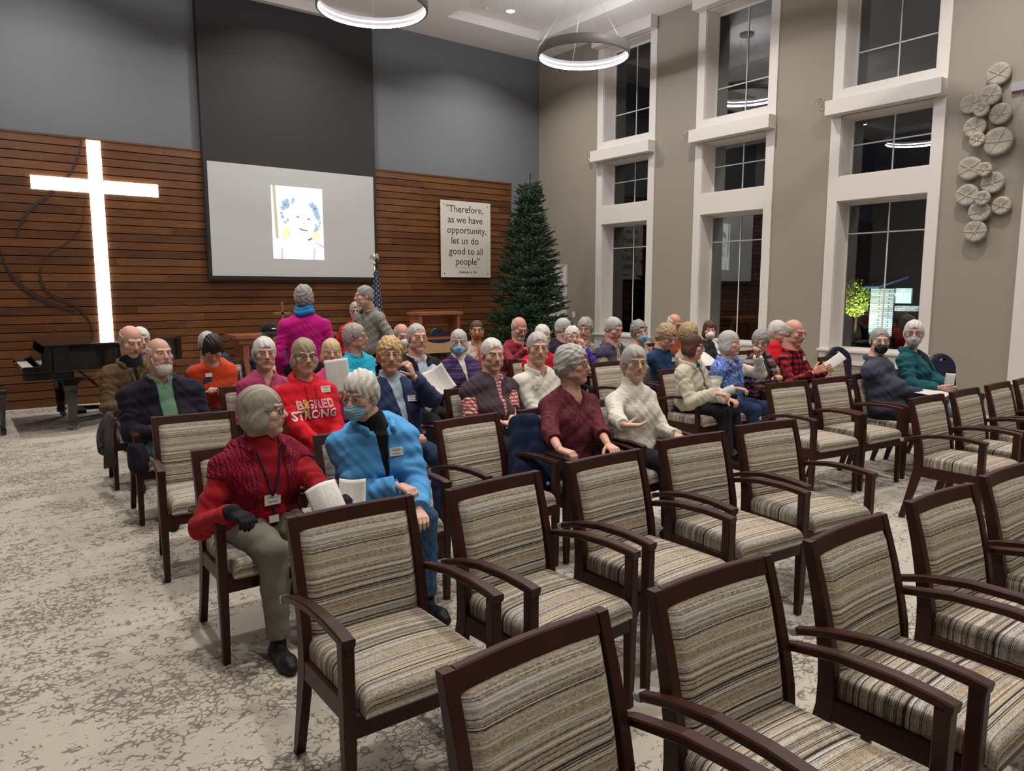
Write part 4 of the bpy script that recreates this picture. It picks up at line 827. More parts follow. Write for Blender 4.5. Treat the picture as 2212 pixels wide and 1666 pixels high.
    for s in (1,-1):
        E((s*.040,-.058,-.022),(.029,.026,.026),.016); E((s*.040,-.048,-.066),(.026,.026,.026),.016); Cn((s*.044,-.072,.031),(s*.012,-.085,.029),.0085,.0085,.012)
        V.ell(loc((s*.031,-.103,.006)),np.array((.016,.017,.010))*sc_,Rh,.010,'s')
        E((s*.031,-.0745,.005),(.0150,.0135,.0125),.004)
        Cn((s*.046,-.0800,.0135),(s*.018,-.0885,.0150),.0030,.0030,.0035)   # upper lid
        Cn((s*.045,-.0795,-.0055),(s*.019,-.0870,-.0065),.0032,.0028,.0045)   # bag
        E((s*.0125,-.098,-.032),(.0085,.010,.0085),.005)
        Cn((s*.022,-.091,-.028),(s*.037,-.072,-.068),.0008,.0008,.005,'s')  # nasolabial fold
        E((s*.078*mw,.012,-.004),(.0075,.018,.031),.006); V.ell(loc((s*.084*mw,.006,-.002)),np.array((.005,.010,.018))*sc_,Rh,.004,'s')
    Cn((0,-.086,.018),(0,-.108,-.020),.0085,.0125,.008); E((0,-.110,-.026),(.0135,.013,.0115),.006)
    E((0,-.080,-.056),(.032,.018,.024),.014); E((0,-.0955,-.0500),(.021,.0065,.0050),.004); E((0,-.0935,-.0605),(.018,.0065,.0055),.004)
    V.cone(loc((-.019,-.1005,-.0553)),loc((.019,-.1005,-.0553)),.0017*sc_,.0017*sc_,.003,'s')
    rn_=(.063 if sex=='m' else .055)*sc_
    V.cone(base_n,nk+U*.01,rn_,rn_*1.08,.02); V.cone(loc((0,-.040,-.085)),nk+F*.012+U*.01,.030*sc_,.034,.03)
    for s in (1,-1): V.cone(loc((s*.04,.03,-.07)),nk+F*.02+L*s*.02,.012,.010,.02)
    # trunk (kept slim under the clothes)
    bk_=1.0 if neck in('vneck','stand') else .62; V.cone(nk,sh-U*.01,.060*bk_,.085*bk_,.03,fl=(F,1.1)); V.cone(SL-L*.02,SR+L*.02,.052*bk_,.052*bk_,.04); V.cone(sh,chest,.075,.05,.04); V.cone(chest,pel,.05,.045,.05)
    for A in (AL,AR):
        sl_=sleeve in('short','mid'); V.cone(A[0],A[1],.046 if sl_ else .032,.036 if sl_ else .026,.02); V.cone(A[1],A[2]+(A[1]-A[2])*.08,(.038 if sex=='m' else .034) if sl_ else .027,.0235,.015)
    hands=[]
    def hand(Vv,A,s,inf=0.0):
        d=A[2]-A[1]; d/=np.linalg.norm(d); nm=arms[0 if s>0 else 1]; key_=nm if isinstance(nm,str) else nm[1]
        dd=d*.75+F*.4-U*.05 if key_ in('lap','thigh','rest','cross') else d
        if not isinstance(nm,str) and len(nm)>3: dd=F*nm[3][0]+L*s*nm[3][1]+U*nm[3][2]
        dd=dd/np.linalg.norm(dd)
        pn_=-U if key_ in('lap','thigh','rest','cross','side') else (-L*s)
        if key_=='gest': pn_=U
        if not isinstance(nm,str) and len(nm)>4: pn_=F*nm[4][0]+L*s*nm[4][1]+U*nm[4][2]
        pn_=pn_-dd*(pn_@dd); pn_/=np.linalg.norm(pn_); sd=np.cross(dd,pn_); 
        th=1 if (sd@(-L*s))>0 else -1      # thumb to the inside
        if key_ in('paper','paperup'): th=1 if sd[2]>0 else -1
        W_=A[2]; c=.55 if key_ in('rest','thigh') else .75
        if key_=='gest': c=.25
        if not isinstance(nm,str) and len(nm)>5: c=nm[5]
        hsz=.93 if sex=='f' else 1.03
        kn=[]
        for off,ln in zip((.030,.010,-.010,-.029),(.068,.076,.071,.055)):
            off*=th*hsz; K=W_+dd*.088*hsz+sd*off-pn_*.002; kn.append(K); Vv.cone(W_+dd*.015+sd*off*.55,K,.0140+inf,.0115+inf,.010)
            u=dd.copy(); p=K; ang=0
            for fr_,ca,r1,r2 in ((.45,c*.7,.0095,.0085),(.30,c*1.2,.0085,.0078),(.25,c*.8,.0078,.0066)):
                ang+=ca; u=dd*math.cos(ang)+pn_*math.sin(ang)+sd*off*.8; u/=np.linalg.norm(u); q=p+u*ln*fr_*hsz; Vv.cone(p,q,(r1+inf)*hsz,(r2+inf)*hsz,.0028); p=q
        p=W_+dd*.022+sd*th*.022; u=dd*.62+sd*th*.70+pn_*.35
        for ln,r1,r2,bend in ((.040,.0135,.0115,0),(.030,.0110,.0098,.35),(.024,.0098,.008,.25)):
            u=u/np.linalg.norm(u); u=u*(1-bend)+(dd*.8+pn_*.5)*bend; u/=np.linalg.norm(u); q=p+u*ln*hsz; Vv.cone(p,q,(r1+inf)*hsz,(r2+inf)*hsz,.004); p=q
        return W_,dd,pn_,sd
    info={}
    for A,s in ((AL,1),(AR,-1)): info[s]=hand(V,A,s)
    body=link('body',V.mesh('body'),skin_mat(skin,SK[skin]),root)
    # ---- cloth layers
    def grid(res_,zlo=0,extra=0): 
        l2=pts.min(0)-.20-extra; h2=pts.max(0)+.20+extra
        return Vol(np.arange(l2[0],h2[0],res_),np.arange(l2[1],h2[1],res_),np.arange(zlo,min(h2[2],h[2]+.02),res_))
    cres={0:.0062,1:.008,2:.0105}[res]
    def trunk(Vv,inf,hem=True,bulk=1.0):
        fs=.125*wide+.012*belly*10
        Vv.cone(nk-up*.01,sh,.058+inf,.090+inf,.04,fl=(F,1.15)); Vv.cone(SL-L*.02,SR+L*.02,.052+inf*.7,.052+inf*.7,.045)
        for s,S_ in ((1,SL),(-1,SR)): Vv.cone(nk+L*s*.030-up*.012,S_,.030+inf,.050+inf*.7,.05)
        Vv.ell(chest+up*.03,np.array((.165*wide+inf,.108+inf,.17)),np.stack([L,F,up],1),.05)
        if sex=='f':
            for s in (1,-1): Vv.ell(chest+L*s*.075*wide+F*.075*wide-up*.01,np.array((.070,.058,.068))+inf,np.stack([L,F,up],1),.045)
        Vv.ell(waist+F*(.02+belly*.5)+up*.03,np.array((.150*wide+inf+belly*.4,.115+inf+belly,.16)),np.stack([L,F,up],1),.06)
        Vv.ell(pel+F*(.02+belly*.3)+up*.02,np.array((.170*wide+inf,.135+inf+belly*.6,.12)),np.stack([L,F,U],1),.06)
    def sleeves(Vv,inf,kind,wr=.0026):
        for A,s in ((AL,1),(AR,-1)):
            d1=(A[1]-A[0])/np.linalg.norm(A[1]-A[0]); d2=(A[2]-A[1])/np.linalg.norm(A[2]-A[1])
            if kind=='short':
                e=A[0]+(A[1]-A[0])*.72; Vv.cone(A[0],e,.054+inf*.8,.058+inf,.035,wr=wr*.6,clip=(e-d1*.004,d1),ph=s); continue
            Vv.cone(A[0],A[1],.052+inf*.8,.044+inf,.035,wr=wr,ph=s+hy)
            t=.95 if kind=='long' else .50; e=A[1]+(A[2]-A[1])*t
            Vv.cone(A[1],e,.045+inf,(.033 if kind=='long' else .042)+inf,.02,wr=wr*.9,clip=(e-d2*.002,d2),wf=95,ph=s*2+hy)
    def folds(Vv,amp=.004):
        X,Y,Z=Vv.P((slice(None),)*3); ph=hy*.1+h[0]
        Vv.D-= (amp*np.sin(Z*42+X*26*math.cos(ph)+Y*22+ph)*np.sin(X*19-Z*24+ph*2)+amp*.30*np.sin(Z*70+X*64-Y*48+3*np.sin(X*17+Z*11+ph))).astype(f32)
    def cutneck(Vv,r,dz=0.0,vdepth=0.0,vw=.05):
        Vv.cone(nk-U*.01+F*.012,nk+(base_n-nk)*2.2,r,r*1.25,.006,'s') if dz==0 else Vv.cone(nk-U*dz+F*.03,nk+U*.25,r,r*1.25,.006,'s')
        if vdepth:
            a0=nk+F*.02+U*.06; X,Y,Z=Vv.P((slice(None),)*3); apex=nk-U*vdepth
            lx=np.abs((X-nk[0]-(apex[0]-nk[0])*0)*L[0]+(Y-nk[1])*L[1]); fz=(X-nk[0])*F[0]+(Y-nk[1])*F[1]; t=(Z-apex[2])
            d=np.maximum(lx-t*vw/max(vdepth,.01)*1.0,-(fz-.0)); d=np.maximum(d,-t); Vv.D[:]=np.maximum(Vv.D,-d.astype(f32))
    def opencut(Vv,wtop,wbot,z0):
        X,Y,Z=Vv.P((slice(None),)*3); lx=np.abs((X-nk[0])*L[0]+(Y-nk[1])*L[1]-((Z-nk[2])/(nk[2]-pel[2]))*0); fz=(X-nk[0])*F[0]+(Y-nk[1])*F[1]
        cx_=nk[0]+(pel[0]-nk[0])*(nk[2]-Z)/(nk[2]-pel[2]); cy_=nk[1]+(pel[1]-nk[1])*(nk[2]-Z)/(nk[2]-pel[2]); lx=np.abs((X-cx_)*L[0]+(Y-cy_)*L[1]); fz=(X-cx_)*F[0]+(Y-cy_)*F[1]
        t=np.clip((Z-z0)/(nk[2]+.03-z0),0,1.2); w_=wbot+(wtop-wbot)*t; d=np.maximum(lx-w_,-(fz-.02)); d=np.maximum(d,z0-Z); Vv.D[:]=np.maximum(Vv.D,-d.astype(f32))
    def ringcollar(Vv,r,hh,aend,th_):
        bd=(base_n-nk)/np.linalg.norm(base_n-nk); n_=9
        for s in (1,-1):
            def p(t):
                an=PI*(1-t)+aend*t; return nk+bd*(hh*(1-.75*t*t)-.004)+(F*math.cos(an)+L*s*math.sin(an))*(r+.022*t*t)-U*.012*t*t
            for q in range(n_):
                for dz_ in (0,-.012,-.024): Vv.cone(p(q/n_)+bd*dz_,p((q+1)/n_)+bd*dz_,th_,th_,.006)
    hem=pel[2]+(.02 if not stand else -.06)
    def hemcut(Vv,z):
        X,Y,Z=Vv.P((slice(None),)*3); Vv.D[:]=np.maximum(Vv.D,(z-Z+.15*np.maximum(0,(X*F[0]+Y*F[1]))-.01*np.sin((X+Y)*50)).astype(f32))
    layers={}
    def shirt(m_,inf,kind,nkst,name,open_=None,fold=.004,hemz=None):
        Vv=grid(cres,zlo=max(0,pel[2]-.16)); trunk(Vv,inf); 
        if kind!='none': sleeves(Vv,inf,kind)
        folds(Vv,fold)
        if nkst=='turtle': bd=base_n-nk; bl=np.linalg.norm(bd); bd=bd/bl; Vv.cone(nk-bd*.02,nk+bd*min(.070,bl*.75),rn_*1.16+.011,rn_*1.16+.008,.014,clip=(nk+bd*min(.066,bl*.72),bd)); Vv.cone(nk+bd*.03,nk+bd*.2,rn_*1.02,rn_*1.02,.003,'s')
        elif nkst=='collar':
            cutneck(Vv,rn_*1.05+.004,dz=.0,vdepth=open_ or .05,vw=.030)
            ringcollar(Vv,rn_+.016,.034,.30,.0085)
        elif nkst=='vneck': cutneck(Vv,rn_*1.25,dz=.02,vdepth=open_ or .12,vw=.075)
        elif nkst=='hood':
            cutneck(Vv,rn_*1.10+.004)
            for q in range(10):
                t0,t1=q/10*2*PI,(q+1)/10*2*PI; p=lambda t: nk+U*(.012-.030*math.cos(t))*1.0+F*(.055*math.cos(t)-.01)+L*.080*math.sin(t); Vv.cone(p(t0),p(t1),.024,.024,.012)
        elif nkst=='stand':
            cutneck(Vv,rn_*1.15+.004,vdepth=open_ or .10,vw=.045)
            ringcollar(Vv,rn_+.020,.048,.42,.010)
        else: cutneck(Vv,rn_*1.08+.004)
        hemcut(Vv,hemz if hemz is not None else hem-.05)
        o=link(name,Vv.mesh(name),m_,root); layers[name]=o; return o
    if top: 
        shirt(top,.010,sleeve if not (over and over[1]=='long') else 'none',neck,'shirt')
    for ol,nm_ in ((over,'jacket'),(vest,'vest')):
        if ol:
            m_,kind,st_,wt,wb,z0=ol; Vv=grid(cres,zlo=max(0,pel[2]-.22)); inf=.022; trunk(Vv,inf)
            if kind=='none':
                for A,s in ((AL,1),(AR,-1)): Vv.cone(A[0],A[0]+(A[1]-A[0])*.10,.064+inf*.6,.060+inf*.6,.02)
            else: sleeves(Vv,inf,kind,.0036)
            folds(Vv,.0055)
            if st_=='puffer':
                X,Y,Z=Vv.P((slice(None),)*3); Vv.D-= (.006*np.abs(np.sin(Z*48))).astype(f32)
            bd_=(base_n-nk)/np.linalg.norm(base_n-nk); Vv.cone(nk-U*.02+F*.01,nk+bd_*.22,rn_*1.22+.006,rn_*1.5,.006,'s'); opencut(Vv,wt,wb,pel[2]+z0)
            if collar:
                ringcollar(Vv,rn_+.034,.040,.55+wt*4,.0125)
            hemcut(Vv,hem-.07 if not stand else hem-.05)
            if kind=='none':
                for A,s in ((AL,1),(AR,-1)):
                    d1=(A[1]-A[0]); d1/=np.linalg.norm(d1); e=A[0]+d1*.085; Vv.cone(e+d1*.035,A[1]+d1*.05,.082,.095,.01,'s')
            layers[nm_]=link(nm_,Vv.mesh(nm_),m_,root)
    # trousers
    cq=.0085 if res==0 else .013; Vv=Vol(np.arange(lo[0],hi[0],cq),np.arange(lo[1],hi[1],cq),np.arange(0,pel[2]+.18,cq))
    Vv.ell(pel-U*.005,np.array((.178*wide,.140,.115)),np.stack([L,F,U],1),.05)
    for i,(hip,knee,ank) in enumerate(legs):
        Vv.cone(hip+U*.0,knee,.096*min(wide,1.15),.070,.04,wr=.0026,wf=52,ph=i+h[0]); d=(ank-knee)/np.linalg.norm(ank-knee); e=ank+U*.02; Vv.cone(knee,e,.068,.052,.02,wr=.0016,wf=45,clip=(e,-U),ph=i)
    folds(Vv,.0035); link('trousers',Vv.mesh('trousers'),pants,root)
    # shoes
    for hip,knee,ank in legs:
        b0=ank*np.array([1,1,0]); s=1 if (ank-pel)@L>0 else -1; fd=F+L*s*.12; fd/=np.linalg.norm(fd)
        Vv=Vol(np.arange(b0[0]-.24,b0[0]+.24,.009),np.arange(b0[1]-.24,b0[1]+.24,.009),np.arange(-.009,.15,.009))
        Vv.cone(b0-fd*.04+U*.038,b0+fd*.12+U*.036,.036,.040,.02); Vv.cone(b0+fd*.12+U*.034,b0+fd*.165+U*.030,.040,.030,.02); Vv.cone(b0-fd*.02+U*.04,b0+U*.085,.036,.038,.02,clip=(b0+U*.095,U))
        X,Y,Z=Vv.P((slice(None),)*3); Vv.D[:]=np.maximum(Vv.D,(.002-Z)); link('shoe',Vv.mesh('shoe'),shoes,root)
        MB().tube([tuple(ank+U*-.005),tuple(ank+U*.05)],.037,12).build('sock',ankle,root,True)
    if gloves:
        for A,s in ((AL,1),(AR,-1)):
            Vg=Vol(*[np.arange(A[2][i]-.22,A[2][i]+.22,.004) for i in range(3)])
            hand(Vg,A,s,.0035); d2=(A[2]-A[1])/np.linalg.norm(A[2]-A[1]); Vg.cone(A[2]-d2*.02,A[2]+d2*.02,.036,.030,.012,clip=(A[2]-d2*.02,-d2)); link('glove',Vg.mesh('glove'),'c_black',root)
    # ---- hair
    hm_=hair_mat(hair[1],HAIR[hair[1]]); st_=hair[0]; hf=fine*1.25
    if st_!='bald':
        rr_=.19*sc_; Vh=Vol(*[np.arange(h[i]-rr_,h[i]+(.165*sc_ if i==2 else rr_),hf) for i in range(3)])
        eh=lambda c,r,k=.02,mode='u': Vh.ell(loc(c),np.array(r)*sc_,Rh,k,mode)
        g={'fringe':.005,'short_m':.007,'crop':.006,'short_f':.014,'curly':.017,'puffy':.019,'bob':.013,'longbob':.014,'bowl':.013,'thin':.0035}[st_]
        eh((0,.018,.032),(.076*mw+g,.095+g,.087+g*.9))
        if st_ in('short_f','curly','puffy'): eh((0,.045,-.010),(.076+g,.070+g*.8,.075+g),.02); 
        if st_ in('short_m','crop','fringe','thin'): eh((0,.045,-.015),(.070*mw+g,.062+g,.060),.02)
        if st_ in('bob','longbob','bowl'):
            dn=-.045 if st_!='longbob' else -.062
            for s in (1,-1): eh((s*.060,.010,dn),(.030+g*.5,.058,.062),.02)
            eh((0,.055,dn+.005),(.075+g*.5,.050+g*.5,.070),.02)
        top_=hair[2] if len(hair)>2 else {'short_m':.094,'crop':.070,'short_f':.074,'curly':.080,'puffy':.078,'bob':.058,'longbob':.058,'bowl':.036,'fringe':.2,'thin':.105}[st_]
        if st_=='fringe':
            eh((0,-.020,.125),(.150,.150,.088),.008,'s'); eh((0,-.110,-.01),(.12,.10,.14),.008,'s')
            Xl=None
        else:
            fz=top_-.105; eh((0,-.125,fz),(.064 if st_ in('bob','longbob','bowl') else (.069 if st_ in('short_f','puffy','curly') else .084),.082,.105),.008,'s')
            eh((0,-.090,-.085),(.075 if st_ not in('bob','longbob','bowl') else .052,.070,.075),.008,'s')
            if st_ in('short_m','crop','thin'): 
                for s in (1,-1): eh((s*.085,-.020,-.050),(.045,.050,.048),.008,'s')
            if st_ in('short_f','curly','puffy'):
                for s in (1,-1): eh((s*.092,-.014,-.035),(.032,.034,.040),.008,'s')
        X,Y,Z=Vh.P((slice(None),)*3); q=[((X-h[0])*Rh[0,i]+(Y-h[1])*Rh[1,i]+(Z-h[2])*Rh[2,i])/sc_ for i in range(3)]
        if st_ in('curly',): Vh.D-= (.0055*np.sin(q[0]*170+2*np.sin(q[2]*90))*np.sin(q[1]*160+q[0]*40)*np.sin(q[2]*150+1)+.003*np.sin(q[0]*95)*np.sin(q[1]*90)).astype(f32)
        elif st_=='puffy': Vh.D-= (.0045*np.sin(q[0]*95+2.2*np.sin(q[2]*50+q[1]*40))*np.sin(q[2]*75+q[1]*30)+.002*np.sin(q[0]*220+q[2]*60)).astype(f32)
        else: 
            Vh.D-= (.0022*np.sin(q[0]*190+1.5*np.sin(q[2]*45+q[1]*30)+q[1]*70)+.0018*np.sin(q[0]*70+q[1]*55)).astype(f32)
        Vh.D[:]=np.maximum(Vh.D,(-.115-q[2]).astype(f32)*sc_)
        ho=link('hair',Vh.mesh('hair'),hm_,root)
    if beard:
        Vb=Vol(*[np.arange(h[i]-.15*sc_,h[i]+.13*sc_,hf) for i in range(3)]); bm_=hair_mat(beard[1],HAIR[beard[1]])
        eb=lambda c,r,k=.012,mode='u': Vb.ell(loc(c),np.array(r)*sc_,Rh,k,mode)
        ln=beard[0]; eb((0,-.052,-.095-ln*.4),(.054,.050,.034+ln*.9)); 
        for s in (1,-1): Vb.cone(loc((s*.066,-.015,-.030)),loc((s*.045,-.050,-.088)),.010*sc_,.018*sc_,.012); Vb.cone(loc((s*.004,-.101,-.042)),loc((s*.032,-.083,-.058)),.0075*sc_,.006*sc_,.006)
        eb((0,-.100,-.062),(.022,.012,.009),.006,'s')
        X,Y,Z=Vb.P((slice(None),)*3); Vb.D-=(.002*np.sin((X-h[0])*260+2*np.sin(Z*60))*np.sin((Y-h[1])*210)).astype(f32)
        link('beard',Vb.mesh('beard'),bm_,root)
    # ---- face details
    T4=Matrix([[*(Rh[0]*sc_),h[0]],[*(Rh[1]*sc_),h[1]],[*(Rh[2]*sc_),h[2]],[0,0,0,1]])
    def sph(mb,c,r,u=12,v=8):
        t=bmesh.new(); bmesh.ops.create_uvsphere(t,u_segments=u,v_segments=v,radius=1); t.transform(Matrix.Translation(c)@Matrix.Diagonal((*r,1))); t.transform(T4); mb._add(t)
    def tb(mb,pts_,r,seg=6): mb.tube([T4@Vector(p) for p in pts_],r*sc_,seg)
    if hp<50:
        ey=MB(); ir=MB()
        for s in (1,-1):
            sph(ey,(s*.0315,-.0828,.0045),(.0105,.0072,.0042)); sph(ir,(s*.0310,-.0880,.0046),(.0040,.0028,.0038),10,6)
            tb(ir,[(s*.0205,-.0875,.0035),(s*.026,-.0897,.0088),(s*.033,-.0890,.0098),(s*.042,-.0825,.0052)],.0008)
        e=ey.build('eyes','eye_white',root,True); ir.build('irises','iris_dark',e,True)
        bc=hair[1] if hair[1] in('dark','brown','black','auburn') else ('greige' if sex=='f' else 'silver')
        for s in (1,-1): bw_=MB(); tb(bw_,[(s*.014,-.0955,.0245),(s*.028,-.0945,.0300),(s*.044,-.0830,.0275),(s*.050,-.076,.022)],.0017); bw_.build('eyebrow',hair_mat(bc,HAIR[bc]),root,True)
        if not mask:
            lp=MB(); tb(lp,[(-.022,-.0925,-.0548),(-.010,-.0990,-.0510),(0,-.1005,-.0522),(.010,-.0990,-.0510),(.022,-.0925,-.0548)],.0034); tb(lp,[(-.021,-.0925,-.0562),(-.009,-.0980,-.0605),(.009,-.0980,-.0605),(.021,-.0925,-.0562)],.0040); o=lp.build('lips',lips,root,True)
            ml=MB(); tb(ml,[(-.021,-.0955,-.0553),(0,-.1025,-.0553),(.021,-.0955,-.0553)],.0012); ml.build('mouth_line','mouth_dark',o,True)
    if glasses:
        g_=MB(); gls=MB()
        rx,rz=(.0225,.0165) if glasses[1]!='round' else (.0200,.0175); tk=glasses[2] if len(glasses)>2 else .0013
        for s in (1,-1):
            pr_=[]
            for t in np.linspace(0,2*PI,20): 
                c_,s_=math.cos(t),math.sin(t); n_=3 if glasses[1]!='round' else 2; r_=(abs(c_)**n_+abs(s_)**n_)**(-1/n_); px=s*.0325+rx*c_*r_; pr_.append((px,-.1000+.30*(abs(px)-.03)**1*(abs(px)>.03),.002+rz*s_*r_))
            tb(g_,pr_,tk); tb(g_,[(s*.055,-.0930,.008),(s*.072,-.070,.009),(s*.080,-.01,.010),(s*.081,.010,.002)],tk)
            gm=MB(); t=bmesh.new(); vs=[t.verts.new(T4@Vector(p)) for p in pr_[:-1]]; f_=t.faces.new(vs); r__=bmesh.ops.extrude_face_region(t,geom=[f_]); bmesh.ops.translate(t,vec=Vector(Fh)*.0008,verts=[q for q in r__['geom'] if isinstance(q,bmesh.types.BMVert)]); gls._add(t)
        tb(g_,[(-.0115,-.1000,.006),(0,-.1045,.009),(.0115,-.1000,.006)],tk)
        go=g_.build('spectacles',glasses[0],root,True); gls.build('lenses','spectacle_glass',go)
    if mask:
        Vm=Vol(*[np.arange(h[i]-.15*sc_,h[i]+.12*sc_,hf) for i in range(3)]); em=lambda c,r,k=.012,mode='u': Vm.ell(loc(c),np.array(r)*sc_,Rh,k,mode)
        em((0,-.055,-.062),(.062,.058,.050)); Vm.cone(loc((0,-.105,-.020)),loc((0,-.118,-.050)),.012*sc_,.016*sc_,.03); em((0,-.080,-.085),(.038,.034,.030),.02)
        if mask=='mask_white': em((0,-.100,-.052),(.046,.036,.042),.01)
        X,Y,Z=Vm.P((slice(None),)*3); q=[((X-h[0])*Rh[0,i]+(Y-h[1])*Rh[1,i]+(Z-h[2])*Rh[2,i])/sc_ for i in range(3)]
        Vm.D[:]=np.maximum(Vm.D,((q[2]+.012)*sc_).astype(f32)); Vm.D[:]=np.maximum(Vm.D,((q[1]+.030)*sc_).astype(f32)); 
        if mask=='mask_blue': Vm.D-=(.0018*np.sin(q[2]*420)).astype(f32)
        mo=link('face_mask',Vm.mesh('face_mask'),mask,root)
        ml=MB()
        for s in (1,-1): tb(ml,[(s*.058,-.042,-.018),(s*.080,-.006,.018),(s*.087,.014,.006)],.0011); tb(ml,[(s*.052,-.040,-.095),(s*.078,.004,-.040),(s*.087,.016,-.012)],.0011)
        ml.build('ear_loops','mask_white' if mask!='mask_black_print' else 'c_black',mo,True)
    if hat:
        hb=MB(); 
        def dome(u,v):
            t=u*2*PI; ph=v*PI/2; return tuple(T4@Vector((.086*math.cos(t)*math.cos(ph),.018+.104*math.sin(t)*math.cos(ph),.038+.092*math.sin(ph))))
        hb.grid(dome,28,10); 
        def brim(u,v):
            t=-PI/2+(u-.5)*1.9; r=1+v*.62; return tuple(T4@Vector((.086*math.cos(t)*(1+.25*v),.018+.104*math.sin(t)*r,.040+.006-.020*v+.018*v*(1-abs(2*u-1)**2))))
        hb.grid(brim,16,6); o=hb.build('cap','c_black',root,True); sm_=o.modifiers.new('s','SOLIDIFY'); sm_.thickness=.003
        MB().box(-.022,.022,-.003,.003,-.006,.006,bev=.002,M=T4@Matrix.Translation((0,-.079,.075))@Matrix.Rotation(-.45,4,'X')).build('cap_badge','badge_white',o)
    if earring:
        eb_=MB()
        for s in (1,-1): tb(eb_,[(s*.079,.008,-.034),(s*.080,.008,-.042)],.001); sph(eb_,(s*.080,.008,-.050),(.004,.003,.008),8,6)
        eb_.build('earrings','wire_dark' if earring=='dark' else 'wire_gold',root,True)
    if badge:
        outer=layers.get('vest') or layers.get('jacket') or layers.get('shirt')
        bt=BVHTree.FromPolygons([v.co for v in outer.data.vertices],[p.vertices[:] for p in outer.data.polygons]) 
        src=Vector(nk+L*badge[0]-U*badge[1]+F*.6); hit=bt.ray_cast(src,Vector(-F))
        if hit[0] is not None:
            nrm=hit[1] if hit[1].dot(Vector(F))>0 else -hit[1]; nrm=(nrm*.5+Vector(F)*.5).normalized(); xx=Vector((0,0,1)).cross(nrm).normalized(); zz_=nrm.cross(xx)
            Mb=Matrix(((xx.x,zz_.x,nrm.x,hit[0].x),(xx.y,zz_.y,nrm.y,hit[0].y),(xx.z,zz_.z,nrm.z,hit[0].z),(0,0,0,1)))@Matrix.Translation((0,0,.006))
            bo=MB().box(-.038,.038,-.022,.022,-.002,.002,bev=.0015,M=Mb).build('name_badge','badge_white',root)
            if res<2: text('lettering','WESLEY',.015,'ink',bo,Mb@Matrix.Translation((0,.010,.0024)),depth=.0002); MB().box(-.024,.024,-.0105,-.0065,.002,.0026,M=Mb).build('name_line','print_grey',bo)
    PEOPLE[key]=dict(root=root,h=h,nk=nk,F=F,L=L,U=U,O=O,AL=AL,AR=AR,layers=layers,pel=pel,info=info,T4=T4,Rh=Rh,legs=legs,chest=chest)
    return root
mat('badge_white',(.70,.68,.60),.4)
for k_,c in dict(c_black=(.012,.012,.014),c_navy=(.011,.010,.020),c_navyblue=(.020,.035,.085),c_denimshirt=(.014,.038,.095),c_magenta=(.46,.010,.19),c_magfleece=(.33,.045,.115),c_red=(.55,.010,.022),c_darkred=(.30,.010,.018),c_orange=(.48,.050,.016),c_green=(.13,.25,.155),c_cyan=(.02,.40,.60),c_blue=(.085,.32,.66),c_white=(.62,.60,.54),c_cream=(.50,.46,.37),c_grey=(.20,.20,.19),c_sage=(.145,.145,.115),c_ltblue=(.36,.43,.50),c_pink=(.55,.05,.16),c_plumvest=(.050,.034,.042),c_maroon=(.20,.018,.035),c_tan=(.34,.27,.15),c_purplevest=(.055,.050,.09),c_purple=(.06,.03,.25),c_teal=(.012,.085,.105),c_coral=(.50,.10,.06),c_khaki=(.38,.33,.25),c_brown=(.05,.03,.02),c_slate=(.045,.05,.08),c_shirtblue=(.42,.48,.58)).items(): cloth(k_,c)
cloth('shoe_black',(.010,.010,.011),.45,.05); cloth('shoe_tan',(.16,.11,.075),.6,.1); cloth('sock_black',(.012,.012,.012)); cloth('sock_white',(.5,.5,.48)); mat('skin_ankle',(.56,.36,.265),.5)
person('redvest','woman in a dark red top and open knitted vest wearing black gloves',(1.164,3.520,1.121),0.960,60,0,0,ty=6,P=(1.16,3.66),hair=('bob','greige',.050),top='c_darkred',neck='turtle',vest=('cable_red','none','',.062,.085,-.3),glasses=('wire_dark','r',.0022),res=0,wide=1.12,gloves=True,pants='c_sage',earring='dark',arms=(((1.367,3.120,0.764),'w',(-.45,.55,-1),(.8,-.25,-.15),(0,0,-1),.7),((0.924,3.280,0.724),'w',(-.45,.55,-1),(.8,-.25,-.15),(0,0,-1),.7)))
person('bluefleece','woman in a bright blue fleece with a light blue surgical mask',(1.624,3.420,1.174),0.960,-55,14,4,ty=-4,P=(1.80,3.66),hair=('short_f','white',.068),top='c_black',neck='turtle',over=('c_blue','long','',.042,.006,.16),mask='mask_blue',glasses=('wire_gold','r'),badge=(.085,.14),res=0,wide=1.12,nko=(.085,0,.0),pants='denim',sleeve='long',arms=(((1.784,3.120,0.606),'w',(-.45,.55,-1),(.8,-.25,-.15),(0,0,-1),.7),((1.746,3.250,0.718),'w',(-.45,.55,-1),(.8,-.25,-.15),(0,0,-1),.7)))
person('maroonlady','woman in a heathered maroon top turning her head to the right',(3.283,3.660,1.205),1.018,26,0,0,ty=0,P=(3.22,3.66),hair=('puffy','silver'),skin='pink',top='heather_maroon',neck='vneck',sleeve='mid',glasses=('wire_dark','r',.0014),res=0,wide=1.12,belly=.03,earring=True,arms=(((3.221,3.250,0.725),'w',(-.45,.55,-1),(.8,-.25,-.15),(0,0,-1),.7),((2.801,3.220,0.729),'w',(-.45,.55,-1),(.8,-.25,-.15),(0,0,-1),.7)))
person('whitesweater','woman in a cream cable-knit turtleneck sweater gesturing with an open palm',(3.871,3.660,1.178),1.001,-25,0,0,ty=2,P=(3.88,3.66),hair=('short_f','silver'),top='cable_white',neck='turtle',glasses=('wire_gold','round'),res=0,wide=1.08,arms=(((3.921,3.300,0.706),'w',(-.45,.55,-1),(.8,-.25,-.15),(0,0,-1),.7),((3.318,3.200,0.824),'w',(-.3,.5,-1),(.75,-.7,.05),(.15,-.2,1.0),.22)))
